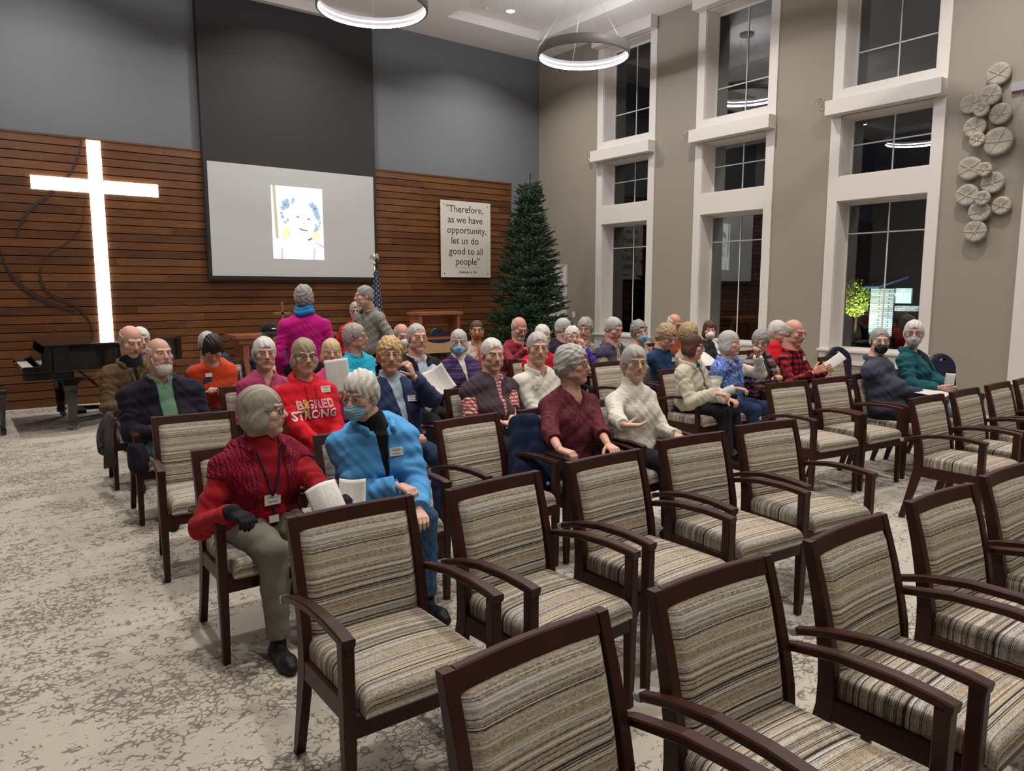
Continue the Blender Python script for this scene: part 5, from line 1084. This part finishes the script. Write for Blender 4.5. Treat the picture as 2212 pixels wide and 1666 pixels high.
person('navymaskman','man in a dark navy jacket with a black printed face mask',(7.044,3.500,1.210),1.004,-48,0,0,ty=12,P=(7.02,3.40),sex='m',hair=('short_m','grey'),top='c_navy',over=('c_slate','long','',.01,.01,.3),mask='mask_black_print',glasses=('wire_silver','r'),res=0,wide=1.1,belly=.04,pants='c_black',shoes='shoe_tan',arms=(((7.541,3.180,0.737),'w',(-.45,.55,-1),(.8,-.25,-.15),(0,0,-1),.7),((7.206,3.150,0.724),'w',(-.45,.55,-1),(.8,-.25,-.15),(0,0,-1),.7)))
person('teal','woman in an open dark teal jacket and grey face mask beside the wall',(7.551,3.420,1.269),1.022,-63,0,0,ty=10,P=(7.64,3.34),hair=('short_f','white'),top='c_black',vest=None,over=('c_teal','long','',.05,.03,-.05),mask='mask_grey',glasses=('wire_dark','r'),res=0,pants='denim_light',arms=(((7.502,3.050,0.785),'w'),((7.326,3.050,0.786),'w')))
person('bigred','woman in a bright red hooded sweatshirt lettered BIG RED STRONG',(1.905,4.850,1.249),0.960,-7,2,0,ty=0,P=(1.93,4.83),hair=('bob','ashblond',.042),top='c_red',neck='hood',glasses=('wire_dark','r',.0020),badge=(.11,.06),res=0,wide=1.05,pants='denim',arms=('lap',((1.875,4.500,0.664),'w',(-.45,.55,-1),(.8,-.25,-.15),(0,0,-1),.7)))
person('ltblue','blond woman in a light blue turtleneck raising a hand to her spectacles',(2.539,4.820,1.227),1.049,-23,0,0,ty=0,P=(2.58,4.83),hair=('puffy','goldblond',.056),skin='pink',top='c_ltblue',neck='turtle',over=('c_navyblue','long','',.05,.008,.10),glasses=('wire_gold','r'),badge=(.10,.13),res=0,wide=1.10,belly=.03,pants='c_navyblue',collar=False,arms=(((2.575,4.550,1.095),'w',(.3,.8,-.9),(.0,-.45,.9),(-.75,-.5,-.1),.75),'lap'))
person('plaidvest','man in a plum-grey zip vest over a short-sleeved red checked shirt',(3.463,4.830,1.179),1.061,-14,4,0,ty=4,P=(3.38,4.83),sex='m',hair=('short_m','white'),skin='pink',top='plaid_red_white',neck='collar',sleeve='short',vest=('c_plumvest','none','',.035,.008,.10),res=0,wide=1.18,belly=.06,arms=(((3.405,4.500,0.706),'w',(-.45,.55,-1),(.8,-.25,-.15),(0,0,-1),.7),((3.316,4.500,0.690),'w',(-.45,.55,-1),(.8,-.25,-.15),(0,0,-1),.7)))
person('whitejacket','thin man in a white zip-neck jacket with round wire spectacles',(3.950,4.850,1.209),1.099,-27,2,0,ty=0,P=(4.02,4.83),sex='m',hair=('short_m','silver'),skin='pink',top='c_white',neck='stand',glasses=('wire_gold','round'),badge=(-.07,.12),res=0,arms=('lap','lap'))
person('beard','bald man with a white beard in a navy jacket over a green polo shirt',(1.245,6.050,1.211),1.029,12,-4,0,ty=2,P=(1.27,6.08),sex='m',hair=('fringe','white'),skin='pink',beard=(.026,'white'),top='c_green',neck='collar',over=('c_navy','long','',.055,.050,-.1),res=0,wide=1.30,belly=.04,pants='denim_light',ankle='sock_white',arms=('thigh','thigh'))
person('magfleece','white-haired woman in a raspberry fleece with round wire spectacles',(2.039,6.050,1.178),1.062,-9,0,0,ty=0,P=(1.98,6.08),hair=('short_f','white'),skin='pink',top='c_magfleece',neck='stand',glasses=('wire_silver','round'),badge=(.09,.10),res=0,arms=('lap','lap'))
person('pinkblond','blond woman in pink holding a printed sheet in front of her face',(2.618,6.050,1.154),0.960,-19,0,0,ty=0,P=(2.66,6.08),hair=('bowl','blond'),skin='pink',top='c_pink',neck='collar',glasses=('wire_gold','r'),res=1,arms=(((2.570,5.700,0.860),'w'),((2.483,5.700,0.925),'w')))
person('blackvest','man in a black quilted vest over a pale blue shirt, looking right',(3.471,6.050,1.252),1.073,-8,0,0,ty=2,P=(3.50,6.08),sex='m',hair=('thin','silver'),skin='pink',top='c_shirtblue',neck='collar',vest=('c_black','none','puffer',.055,.045,-.1),glasses=('wire_gold','r'),res=0,arms=(((3.345,5.650,0.801),'w'),((3.279,5.700,0.781),'w')))
person('navymask','woman in a patterned navy cardigan and white turtleneck with a blue mask',(3.934,6.050,1.191),0.960,-31,2,0,ty=-8,P=(4.03,6.08),hair=('bob','silver'),skin='pink',top='c_white',neck='turtle',over=('fairisle','long','',.035,.005,.22),mask='mask_blue',glasses=('wire_silver','r'),res=1,collar=False,arms=('lap','lap'))
person('brown','bald man in a brown tweedy sweater looking down beside the piano',(1.259,7.220,1.247),1.097,12,18,0,ty=0,P=(1.30,7.26),sex='m',hair=('fringe','silver'),skin='pink',top='c_black',neck='turtle',over=('heather_brown','long','',.02,.005,.3),res=1,wide=1.05,pants='c_khaki',arms=('thigh','thigh'))
person('orange','dark-haired woman in an orange sweater bowing her head',(1.890,7.000,1.170),0.995,-10,52,0,ty=0,P=(2.00,7.26),hair=('bowl','dark'),skin='pink',top='c_orange',neck='crew',res=1,arms=('cross','cross'))
person('cyan','man with curly grey hair in a cyan polo shirt turned to the right',(3.399,7.220,1.204),1.096,47,0,0,ty=14,P=(3.45,7.26),sex='m',hair=('curly','greige'),skin='ruddy',top='c_cyan',neck='collar',sleeve='short',glasses=('wire_dark','r',.001),res=1,wide=1.05,arms=('cross','cross'))
person('behindbrown','grey-haired person with spectacles half hidden behind the bald man in brown',(1.548,8.360,1.179),1.067,4,0,0,ty=0,P=(1.62,8.40),hair=('short_f','white'),top='c_black',glasses=('wire_dark','r'),res=2,arms=('lap','lap'))
person('behindorange','person in navy almost hidden behind the dark-haired woman in orange',(2.206,8.360,1.109),1.140,-5,0,0,ty=0,P=(2.40,8.40),hair=('short_m','silver'),sex='m',top='c_navyblue',res=2,arms=('lap','lap'))
person('cap','man in a black baseball cap and navy sweatshirt beside the standing woman',(2.890,8.360,1.184),1.140,5,6,0,ty=0,P=(3.02,8.40),sex='m',hair=('short_m','grey'),top='c_navyblue',glasses=('wire_dark','r',.0012),hat=True,res=1,arms=(((2.788,8.050,0.841),'w'),'lap'))
person('n95man','balding man in a white mask behind the man in the black quilted vest',(4.486,8.200,1.133),1.140,-7,14,0,ty=0,P=(4.50,8.30),sex='m',hair=('fringe','silver'),skin='ruddy',top='plaid_navy_white',mask='mask_white',glasses=('wire_silver','r'),res=1,arms=('lap','lap'))
person('orangemask','short-haired person in an orange face mask and patterned cream shirt',(5.141,7.500,1.199),1.015,-32,0,0,ty=-8,P=(5.15,7.60),hair=('crop','auburn'),skin='tan',top='c_coral',over=('swirl_cream','long','',.03,.02,-.1),mask='mask_orange',glasses=('wire_dark','r'),res=1,collar=False,arms=('lap','lap'))
person('maroonman','bald bearded man in a maroon shirt looking down in front of the tree',(5.840,7.550,1.204),1.140,-8,24,0,ty=4,P=(5.72,7.70),sex='m',hair=('fringe','silver'),skin='ruddy',beard=(.006,'silver'),top='c_maroon',neck='collar',glasses=('wire_silver','r'),res=1,wide=1.08,belly=.04,arms=(((5.744,7.200,0.996),'w',(-.45,.55,-1),(.8,-.25,-.15),(0,0,-1),.7),((5.671,7.200,0.977),'w',(-.45,.55,-1),(.8,-.25,-.15),(0,0,-1),.7)))
person('baldbehind','balding man in bright red behind the man in the white jacket',(5.319,6.450,1.172),1.098,-18,22,0,ty=0,P=(5.35,6.60),sex='m',hair=('thin','white'),skin='pink',top='c_red',res=2,arms=('lap','lap'))
person('navyjack','grey-haired man in a navy jacket turned away to the right',(6.606,7.550,1.173),1.140,33,4,0,ty=30,P=(6.40,7.70),sex='m',hair=('short_m','silver'),skin='pink',top='c_teal',over=('c_navy','long','',.03,.02,-.1),glasses=('wire_dark','r',.001),res=1,arms=('lap','lap'))
person('whitehairpurple','white-haired woman in purple resting her fingers against her cheek',(5.729,6.400,1.153),0.970,-26,4,0,ty=0,P=(5.75,6.60),hair=('puffy','white'),skin='pink',top='c_purple',neck='turtle',res=1,arms=(((5.774,6.250,1.032),'w',(.3,.5,-.9),(.0,-.35,.9),(-.7,-.5,.0),.8),'lap'))
person('hound','woman in a black and cream houndstooth jacket looking down',(6.988,7.550,1.167),1.140,-55,14,0,ty=0,P=(6.85,7.70),hair=('puffy','greige'),skin='pink',top='houndstooth',neck='collar',res=1,arms=('lap','lap'))
person('tanvest','man in a tan shirt and purple-grey vest below the first tall window',(6.594,6.600,1.213),1.140,1,18,0,ty=6,P=(6.55,6.65),sex='m',hair=('short_m','silver'),skin='ruddy',top='c_tan',neck='collar',vest=('c_purplevest','none','',.04,.03,-.1),res=1,wide=1.08,belly=.03,arms=('lap','lap'))
person('maskgrey','grey-haired woman with a blue mask and a grey floral blouse',(7.061,6.600,1.163),1.140,-23,6,-14,ty=0,P=(7.10,6.65),hair=('puffy','grey'),skin='pink',top='floral_grey',neck='collar',over=('c_coral','long','',.10,.12,-.3),mask='mask_blue',res=1,collar=False,arms=('lap','lap'))
person('blueshirt','person in a denim-blue shirt with sandy grey hair reading downwards',(6.430,5.600,1.175),1.089,-1,26,0,ty=8,P=(6.48,5.70),sex='m',hair=('puffy','tanblond'),skin='pink',top='c_denimshirt',neck='collar',glasses=('wire_silver','r'),badge=(.09,.11),res=1,arms=('cross','cross'))
person('curlyblond','woman with curly sandy hair in a beige jacket looking down',(6.814,5.600,1.171),1.140,-17,18,0,ty=0,P=(6.90,5.70),hair=('curly','tanblond'),skin='pink',top='c_khaki',neck='collar',glasses=('wire_dark','r'),res=1,arms=('lap','lap'))
person('baldorange','bald man in a coral shirt between the first and second windows',(8.442,7.200,1.200),1.140,-6,18,0,ty=6,P=(8.40,7.35),sex='m',hair=('fringe','white'),skin='ruddy',top='c_coral',neck='collar',glasses=('wire_dark','r'),res=2,arms=('lap','lap'))
person('n95woman','auburn-haired woman in black with a white cup mask',(7.575,5.900,1.191),0.960,-42,2,0,ty=-10,P=(7.55,5.75),hair=('bowl','auburn'),skin='pink',top='c_white',over=('c_black','long','',.03,.02,-.1),mask='mask_white',res=1,arms=('lap','lap'))
person('creamfleece','brown-haired woman in a cream fleece jacket and black trousers looking right',(5.663,4.600,1.159),0.960,33,8,0,ty=16,P=(5.84,4.77),hair=('bob','brown',.045),skin='pink',top='c_teal',neck='collar',over=('c_cream','long','',.025,.01,.08),glasses=('wire_dark','r',.001),res=0,feet={1:(.08,.05),-1:(.05,.0)},pants='c_black',arms=(((5.826,4.300,0.668),'w',(-.45,.55,-1),(.8,-.25,-.15),(0,0,-1),.7),((5.655,4.300,0.736),'w',(-.45,.55,-1),(.8,-.25,-.15),(0,0,-1),.7)))
person('bluepattern','woman in a blue swirl-patterned vest over a white shirt, turned right',(6.100,4.500,1.174),0.960,14,0,0,ty=10,P=(6.30,4.73),hair=('bob','silver'),skin='pink',top='c_white',neck='crew',vest=('swirl_blue','none','',.03,.008,.18),res=0,pants='c_navyblue',wide=1.05,belly=.03,arms=(((6.340,4.350,1.051),'w',(.2,.8,-.9),(.2,-.5,.7),(-.2,-.6,-.5),.8),((6.017,4.350,0.753),'w',(-.45,.55,-1),(.8,-.25,-.15),(0,0,-1),.7)))
person('patternsweater','curly grey-haired woman in a multicoloured ethnic cardigan over a black turtleneck',(6.677,4.550,1.165),0.963,-58,14,0,ty=0,P=(6.88,4.70),hair=('curly','grey',.06),skin='pink',top='c_black',neck='turtle',over=('ethnic_knit','long','',.05,.04,-.1),glasses=('wire_dark','r',.0018),badge=(.07,.14),res=1,collar=False,arms=('cross','thigh'))
person('redplaid','bald man in a red and black buffalo plaid shirt holding a sheet',(7.287,4.550,1.235),1.140,-4,10,0,ty=10,P=(7.45,4.62),sex='m',hair=('fringe','silver'),skin='ruddy',top='buffalo_plaid',neck='collar',glasses=('wire_dark','r',.0012),badge=(.08,.08),res=0,wide=1.05,arms=(((7.358,4.200,0.849),'w'),((7.119,4.200,0.841),'w')))
person('whitered','white-haired woman in red behind the man in buffalo plaid',(8.759,5.700,1.146),1.140,1,0,0,ty=6,P=(8.62,5.70),hair=('short_f','white'),skin='pink',top='c_red',neck='crew',res=1,earring=True,arms=('lap','lap'))
person('stand_mag','standing woman seen from behind in a magenta fleece and blue scarf',(2.737,6.950,1.620),0.960,172,0,0,ty=168,P=(2.74,6.95),hair=('puffy','grey'),skin='pink',stand=True,top='c_magenta',neck='turtle',res=0,wide=1.15,pants='c_black',arms=('side','side'))
person('stand_grey','standing grey-haired man in a stone grey knitted zip cardigan facing left',(4.129,8.500,1.617),1.053,-100,4,0,ty=-78,P=(4.27,8.53),sex='m',nko=(0,-.05,0),hair=('short_m','grey'),skin='pink',stand=True,top='c_slate',neck='stand',over=('heather_grey','long','',.012,.006,.3),res=1,arms=('side','side'))
person('small_red','small woman in red with dark spectacles beside the standing man',(4.348,9.200,1.411),0.977,-29,4,0,ty=-30,P=(4.35,9.23),hair=('short_f','saltgrey'),skin='pink',stand=True,top='c_red',neck='collar',glasses=('wire_dark','r',.0018),res=2,arms=('side','side'))
for e in ((1.16,3.86,0,'striped armchair under the woman in a dark red top and open knitted vest'),
(1.80,3.86,0,'striped armchair under the woman in a bright blue fleece with a light blue surgical mask'),
(3.22,3.86,0,'striped armchair under the woman in a heathered maroon top turning her head to the right'),
(3.88,3.86,0,'striped armchair under the woman in a cream cable-knit turtleneck sweater gesturing with an open palm'),
(7.02,3.60,0,'striped armchair under the man in a dark navy jacket with a black printed face mask'),
(7.64,3.54,0,'striped armchair under the woman in an open dark teal jacket and grey face mask'),
(1.93,5.03,0,'striped armchair under the woman in a bright red hooded sweatshirt lettered BIG RED STRONG'),
(2.58,5.03,0,'striped armchair under the blond woman in a light blue turtleneck raising a hand to'),
(3.38,5.03,0,'striped armchair under the man in a plum-grey zip vest over a short-sleeved red checked shirt'),
(4.02,5.03,0,'striped armchair under the thin man in a white zip-neck jacket with round wire spectacles'),
(1.27,6.28,0,'striped armchair under the bald man with a white beard in a navy jacket'),
(1.98,6.28,0,'striped armchair under the white-haired woman in a raspberry fleece with round wire spectacles'),
(2.66,6.28,0,'striped armchair under the blond woman in pink holding a printed sheet in front'),
(3.50,6.28,0,'striped armchair under the man in a black quilted vest over a pale blue shirt, looking'),
(4.03,6.28,0,'striped armchair under the woman in a patterned navy cardigan and white turtleneck with a blue'),
(1.30,7.46,0,'striped armchair under the bald man in a brown tweedy sweater looking down beside the piano'),
(2.00,7.46,0,'striped armchair under the dark-haired woman in an orange sweater bowing her head'),
(3.45,7.46,0,'striped armchair under the man with curly grey hair in a cyan polo shirt turned to'),
(1.62,8.60,0,'striped armchair under the grey-haired person with spectacles half hidden behind the bald man in brown'),
(2.40,8.60,0,'striped armchair under the person in navy almost hidden behind the dark-haired woman in orange'),
(3.02,8.60,0,'striped armchair under the man in a black baseball cap and navy sweatshirt beside the standing'),
(4.50,8.50,0,'striped armchair under the balding man in a white mask behind the man'),
(5.15,7.80,0,'striped armchair under the short-haired person in an orange face mask and patterned cream shirt'),
(5.72,7.90,0,'striped armchair under the bald bearded man in a maroon shirt looking down in front'),
(5.35,6.80,0,'striped armchair under the balding man in bright red behind the man in the white jacket'),
(6.40,7.90,0,'striped armchair under the grey-haired man in a navy jacket turned away to the right'),
(5.75,6.80,0,'striped armchair under the white-haired woman in purple resting her fingers against her cheek'),
(6.85,7.90,0,'striped armchair under the woman in a black and cream houndstooth jacket looking down'),
(6.55,6.85,0,'striped armchair under the man in a tan shirt and purple-grey vest below the first tall'),
(7.10,6.85,0,'striped armchair under the grey-haired woman with a blue mask and a grey floral blouse'),
(6.48,5.90,0,'striped armchair under the person in a denim-blue shirt with sandy grey hair reading downwards'),
(6.90,5.90,0,'striped armchair under the woman with curly sandy hair in a beige jacket looking down'),
(8.40,7.55,0,'striped armchair under the bald man in a coral shirt between the first and second windows'),
(7.55,5.95,0,'striped armchair under the auburn-haired woman in black with a white cup mask'),
(5.84,4.97,0,'striped armchair under the brown-haired woman in a cream fleece jacket and black trousers looking right'),
(6.30,4.93,0,'striped armchair under the woman in a blue swirl-patterned vest over a white shirt, turned right'),
(6.88,4.90,0,'striped armchair under the curly grey-haired woman in a multicoloured ethnic cardigan over a black turtleneck'),
(7.45,4.82,0,'striped armchair under the bald man in a red and black buffalo plaid shirt'),
(8.62,5.90,0,'striped armchair under the white-haired woman in red behind the man in buffalo plaid')): armchair(*e)
# ---------------------------------------------------------------- things worn, held and left on chairs
def surf(k,l,d,lay=None,off=.004):
    p=PEOPLE[k]; Ls=p['layers']; o=Ls[lay] if lay else (Ls.get('vest') or Ls.get('jacket') or Ls.get('shirt'))
    if 'bvh' not in p: p['bvh']={}
    if o.name not in p['bvh']: p['bvh'][o.name]=BVHTree.FromPolygons([v.co for v in o.data.vertices],[q.vertices[:] for q in o.data.polygons])
    src=Vector(p['nk']+p['L']*l-p['U']*d+p['F']*.6); hit=p['bvh'][o.name].ray_cast(src,Vector(-p['F']))
    if hit[0] is None: return Vector(p['nk']+p['L']*l-p['U']*d+p['F']*.12)
    return hit[0]+Vector(p['F'])*off
def conform(k,s,size,d,m,name,lay='shirt',l=0,off=0.0,lift=.004,xs=1,arc=0):
    p=PEOPLE[k]; cu=bpy.data.curves.new(name,'FONT'); cu.body=s; cu.size=size; cu.align_x='CENTER'; cu.align_y='CENTER'; cu.offset=off; cu.resolution_u=2; cu.space_character=1.05
    o=bpy.data.objects.new(name,cu); C.objects.link(o); dg=bpy.context.evaluated_depsgraph_get(); me=bpy.data.meshes.new_from_object(o.evaluated_get(dg)); bpy.data.objects.remove(o); bpy.data.curves.remove(cu)
    b_=bmesh.new(); b_.from_mesh(me); bmesh.ops.triangulate(b_,faces=b_.faces[:]); 
    for _ in range(2): bmesh.ops.subdivide_edges(b_,edges=[e for e in b_.edges if e.calc_length()>.02],cuts=1)
    for v in b_.verts: x,y=v.co.x*xs,v.co.y; v.co=surf(k,l+x,d-y+arc*x*x,lay,lift)
    b_.to_mesh(me); b_.free(); me.materials.clear(); return link(name,me,m,p['root'])
mat('letter_white',(.62,.60,.58),.7); mat('ribbon_yellow',(.62,.42,.02),.6)
conform('bigred','B',.078,.150,'letter_white','lettering',l=-.094,off=.002); conform('bigred','G',.078,.150,'letter_white','lettering',l=-.024,off=.002); conform('bigred','RED',.078,.150,'letter_white','lettering',l=.080,off=.002)
for s_,l_ in (('B',-.094),('G',-.024),('RED',.080)): conform('bigred',s_,.078,.150,'c_red','lettering_fill',l=l_,off=-.0022,lift=.0055)
conform('bigred','STRONG',.078,.215,'letter_white','lettering',l=0,off=.0025)
rb=MB(); rb.tube([surf('bigred',-.060+x,d,'shirt',.008) for x,d in ((-.018,.195),(-.006,.165),(.008,.135),(.004,.115),(-.004,.115),(-.008,.135),(.006,.165),(.018,.195))],.0055,6); o=rb.build('yellow_ribbon','ribbon_yellow',PEOPLE['bigred']['root'],True)
dr=MB(); [dr.tube([surf('bigred',s*(.035-.01*t),.02+.20*t,'shirt',.008) for t in np.linspace(0,1,7)],.003,6) for s in (-1,1)]; dr.build('drawstring','c_darkred',PEOPLE['bigred']['root'],True)
# lanyards
def lanyard(k,lay,dl,w,m_='c_navyblue'):
    p=PEOPLE[k]; mb=MB()
    for s in (-1,1): mb.tube([surf(k,s*w*(1-t)**.8,.0+dl*t,lay,.007) for t in np.linspace(0,1,8)],.0045,6)
    return mb.build('lanyard',m_,p['root'],True)
ln=lanyard('redvest','shirt',.235,.062)
def card(k,l,d,w,h,lay,m_,name,txt=None):
    p=PEOPLE[k]; c=surf(k,l,d,lay,.012); n_=Vector(p['F']); xx=Vector(p['L']); zz_=Vector((0,0,1)); Mb=Matrix(((xx.x,zz_.x,n_.x,c.x),(xx.y,zz_.y,n_.y,c.y),(xx.z,zz_.z,n_.z,c.z),(0,0,0,1)))
    o=MB().box(-w/2,w/2,-h/2,h/2,-.0015,.0015,bev=.001,M=Mb).build(name,m_,p['root'])
    if txt: text('lettering',txt,.017,'ink',o,Mb@Matrix.Translation((.004,h*.22,.0018)),depth=.0002); MB().box(-w*.3,w*.3,-h*.26,-h*.12,.0015,.002,M=Mb).build('name_line','print_grey',o)
    return o
card('redvest',0,.255,.082,.052,'shirt','badge_white','name_badge','WESLEY')
p=PEOPLE['redvest']; MB().tube([surf('redvest',.005,.28,'shirt',.008),surf('redvest',.012,.31,'shirt',.008),surf('redvest',.010,.335,'shirt',.008)],.006,6).build('lanyard_end','c_navyblue',p['root']); card('redvest',.008,.355,.05,.036,'shirt','white_cloth','key_card')
lanyard('brown','jacket',.19,.06,'wire_dark')
card('orange',-.05,.10,.06,.035,None,'badge_white','name_badge'); card('orange',-.06,.145,.075,.035,None,'c_navyblue','name_tag')
# blue scarf on the standing woman
p=PEOPLE['stand_mag']; V=Vol(*[np.arange(p['nk'][i]-.2,p['nk'][i]+.2,.005) for i in range(2)],np.arange(p['nk'][2]-.1,p['nk'][2]+.14,.005)); nk_=p['nk']; Fv,Lv=p['F'],p['L']
for q in range(16):
    t0,t1=q/16*2*PI,(q+1)/16*2*PI
    for rr_,zz_,rd in ((.072,.030,.026),(.066,.065,.020)):
        f_=lambda t: nk_+Fv*(math.cos(t)*rr_*1.05)+Lv*math.sin(t)*rr_+np.array([0,0,zz_+.012*math.sin(t*2)]); V.cone(f_(t0),f_(t1),rd,rd,.010)
cloth('c_scarfblue',(.02,.20,.50)); link('scarf',V.mesh('scarf'),'c_scarfblue',p['root'])
# printed sheets
m,n,l,b=base('printed_paper',.75,.2); tc=n.new('ShaderNodeTexCoord'); sp=n.new('ShaderNodeSeparateXYZ'); l.new(tc.outputs['UV'],sp.inputs[0])
ln_=M_(n,l,'GREATER_THAN',M_(n,l,'FRACT',M_(n,l,'MULTIPLY',sp.outputs[1],34)),.55); cb=n.new('ShaderNodeCombineXYZ'); l.new(M_(n,l,'MULTIPLY',sp.outputs[0],26),cb.inputs[0]); l.new(M_(n,l,'FLOOR',M_(n,l,'MULTIPLY',sp.outputs[1],34)),cb.inputs[1]); wn=noise(n,l,cb.outputs[0],1.0,1)
ink=M_(n,l,'MULTIPLY',ln_,M_(n,l,'GREATER_THAN',wn.outputs[0],.50)); 
for ax,lo_,hi_ in ((0,.10,.90),(1,.08,.92)): ink=M_(n,l,'MULTIPLY',ink,M_(n,l,'MULTIPLY',M_(n,l,'GREATER_THAN',sp.outputs[ax],lo_),M_(n,l,'LESS_THAN',sp.outputs[ax],hi_)))
ink=M_(n,l,'MULTIPLY',ink,M_(n,l,'GREATER_THAN',M_(n,l,'ABSOLUTE',M_(n,l,'SUBTRACT',sp.outputs[0],.5)),.045)); l.new(mixc(n,l,M_(n,l,'MULTIPLY',ink,.6),(.62,.60,.57),(.2,.2,.2)),b.inputs['Base Color'])
def sheet(label,c,nrm,up,w=.216,h=.279,curl=.02,twist=0,name='paper_sheet'):
    n_=Vector(nrm).normalized(); u_=Vector(up); u_=(u_-n_*u_.dot(n_)).normalized(); x_=u_.cross(n_).normalized()
    def f(u,v): q=Vector(c)+x_*(u-.5)*w+u_*(.5-v)*h+n_*(curl*math.sin(PI*u)+curl*.7*math.sin(PI*v*.9)+twist*(u-.5)*(v-.5)*4); return (*q,u,1-v)
    mb=MB(); mb.grid(f,10,12); o=mb.build(name,'printed_paper',None,True); s_=o.modifiers.new('s','SOLIDIFY'); s_.thickness=.0006; return tag(o,label,'paper')
sheet('printed sheet held up before the blond woman in pink',(2.474,5.60,1.002),(-.38,-.9,.15),(-.12,0,1),w=.19,h=.275,curl=.006)
sheet('printed sheet held low by the man in the black quilted vest',(3.43,5.60,.905),(-.45,-.75,.50),(-.35,.2,.8),w=.205,h=.26,curl=-.03)
sheet('small slip of paper held by the man in the black cap',(2.798,7.9,.86),(-.3,-.9,.2),(.3,0,1),w=.10,h=.17,curl=.01)
sheet('curled sheet seen nearly edge-on in the hands of the buffalo plaid man',(7.42,4.15,.94),(-.60,-.60,.45),(.80,-.55,.75),w=.10,h=.24,curl=.004)
sheet('sheet lying in the lap behind the woman in the cream fleece',(6.60,5.2,.905),(-.3,-.5,.8),(0,.8,.5),w=.24,h=.26)
sheet('thin white programme leaning up from the hands of the teal-jacketed woman',(7.41,3.0,.835),(-.98,.25,.10),(.45,-.1,.9),w=.10,h=.17,curl=.01)
sheet('white sheet lying flat in the lap of the masked navy-jacketed man',(7.20,3.05,.745),(-.1,-.1,1),(0,1,0),w=.22,h=.27,curl=.01)
sheet('left leaf of the folded programme in the gloved hand',(1.262,3.00,.755),(-.45,-.75,.55),(-.2,.45,.9),w=.14,h=.21,curl=.03)
sheet('right leaf of the folded programme in the gloved hand',(1.385,3.02,.755),(-.25,-.8,.55),(.25,.45,.9),w=.12,h=.21,curl=-.02)
# pen held by the teal woman
o=MB().tube([(7.30,3.0,.79),(7.42,2.98,.80)],.0045,8).build('pen','white_plastic',None,True); tag(o,'white pen in the hand of the teal-jacketed woman','pen')
# coats and bags
def drape(name,label,cat_,m_,prims,amp=.010,res=.007,fr=(60,35)):
    P_=np.array([q[i][:3] for q in prims for i in (0,1)],float); lo=P_.min(0)-.16; hi=P_.max(0)+.16; lo[2]=max(lo[2],.0); o0=np.array([P_[:,0].mean(),P_[:,1].mean(),0])
    V=Vol(*[np.arange(lo[i]-o0[i],hi[i]-o0[i],res) for i in range(3)])
    for a_,b_,ra,rb,fl in prims: V.cone(np.array(a_)-o0,np.array(b_)-o0,ra,rb,.03,fl=fl)
    X,Y,Z=V.P((slice(None),)*3); V.D-=(amp*np.sin(X*fr[0]+Y*fr[0]*.8+2*np.sin(Z*9))+amp*.6*np.sin(Z*fr[1]+X*30)).astype(f32)
    o=link(name,V.mesh(name),m_); o.location=tuple(o0); tag(o,label,cat_); return o
xd=(np.array([0,1.,0]),2.2)
cn=np.array([.55,.83,0]); xd2=(cn,2.6)
cn=np.array([.75,.66,0]); xd2=(cn,1.9)
ct=drape('coat','navy blue coat draped between the empty chair and the woman in maroon','coat',cloth('c_coatnavy',(.012,.020,.055)),[((2.90,3.76,.84),(2.93,3.66,.86),.05,.05,xd2),((2.90,3.74,.82),(2.86,3.66,.50),.07,.095,xd2),((2.94,3.66,.82),(2.92,3.52,.50),.06,.09,xd2),((2.86,3.64,.55),(2.82,3.60,.40),.085,.07,xd2)],.0055,.006,(95,26))
o=MB().lathe([(0,-.002),(.012,-.002),(.012,.003),(0,.003)],14,M=Matrix.Translation((.0,-.21,.50))@Matrix.Rotation(PI/2,4,'X')).build('coat_button','white_plastic',ct,True)
cloth('c_greygarment',(.05,.046,.046))
def hang(u,v):
    y=6.60+.34*u; fold=.022*math.sin(u*17+v*2)*(.3+v)+.012*math.sin(u*31+1); z=.70-.42*v*(.80+.20*math.sin(u*6+.5))-.03*(2*u-1)**2
    return (.985-.05*v-.03*math.sin(v*3)+fold,y+.02*math.sin(v*7+u*5)-.05*v,z)
gb=MB(); gb.grid(hang,40,26); o=gb.build('jacket','c_greygarment',None,True); q=o.modifiers.new('s','SOLIDIFY'); q.thickness=.012; tag(o,'grey garment hanging from the chair of the bald man in brown','jacket')
drape('jacket','dark jacket bulging over the seat edge beside the white-bearded man','jacket','c_navy',[((.99,5.75,.56),(1.00,5.72,.46),.060,.070,None)],.004)
drape('coat','grey garment bunched on the chair between the maroon and cream sweater women','coat','c_greygarment',[((3.56,3.74,.80),(3.58,3.70,.62),.06,.06,None)],.006)
bg=drape('handbag','black handbag in the lap behind the woman in the cream fleece','bag','c_black',[((6.72,5.05,.72),(6.80,5.05,.74),.09,.09,None)],.002)
# red rollator
mat('red_metal',(.40,.008,.015),.35)
wk=empty('walker',(4.35,5.75,0)); tag(wk,'red walking frame standing behind the man in the white jacket','walker')
for s in (-1,1):
    MB().tube([(s*.2,-.15,.02),(s*.2,-.12,.6),(s*.2,-.05,.92),(s*.2,.02,1.0),(s*.2,.14,.99)],.013,8).tube([(s*.2,.2,.02),(s*.2,.08,.6),(s*.2,-.05,.9)],.012,8).build('side_frame','red_metal',wk,True)
MB().tube([(-.2,-.1,.55),(.2,-.1,.55)],.012,8).tube([(-.2,.05,.55),(.2,.05,.55)],.012,8).build('cross_bar','red_metal',wk,True)
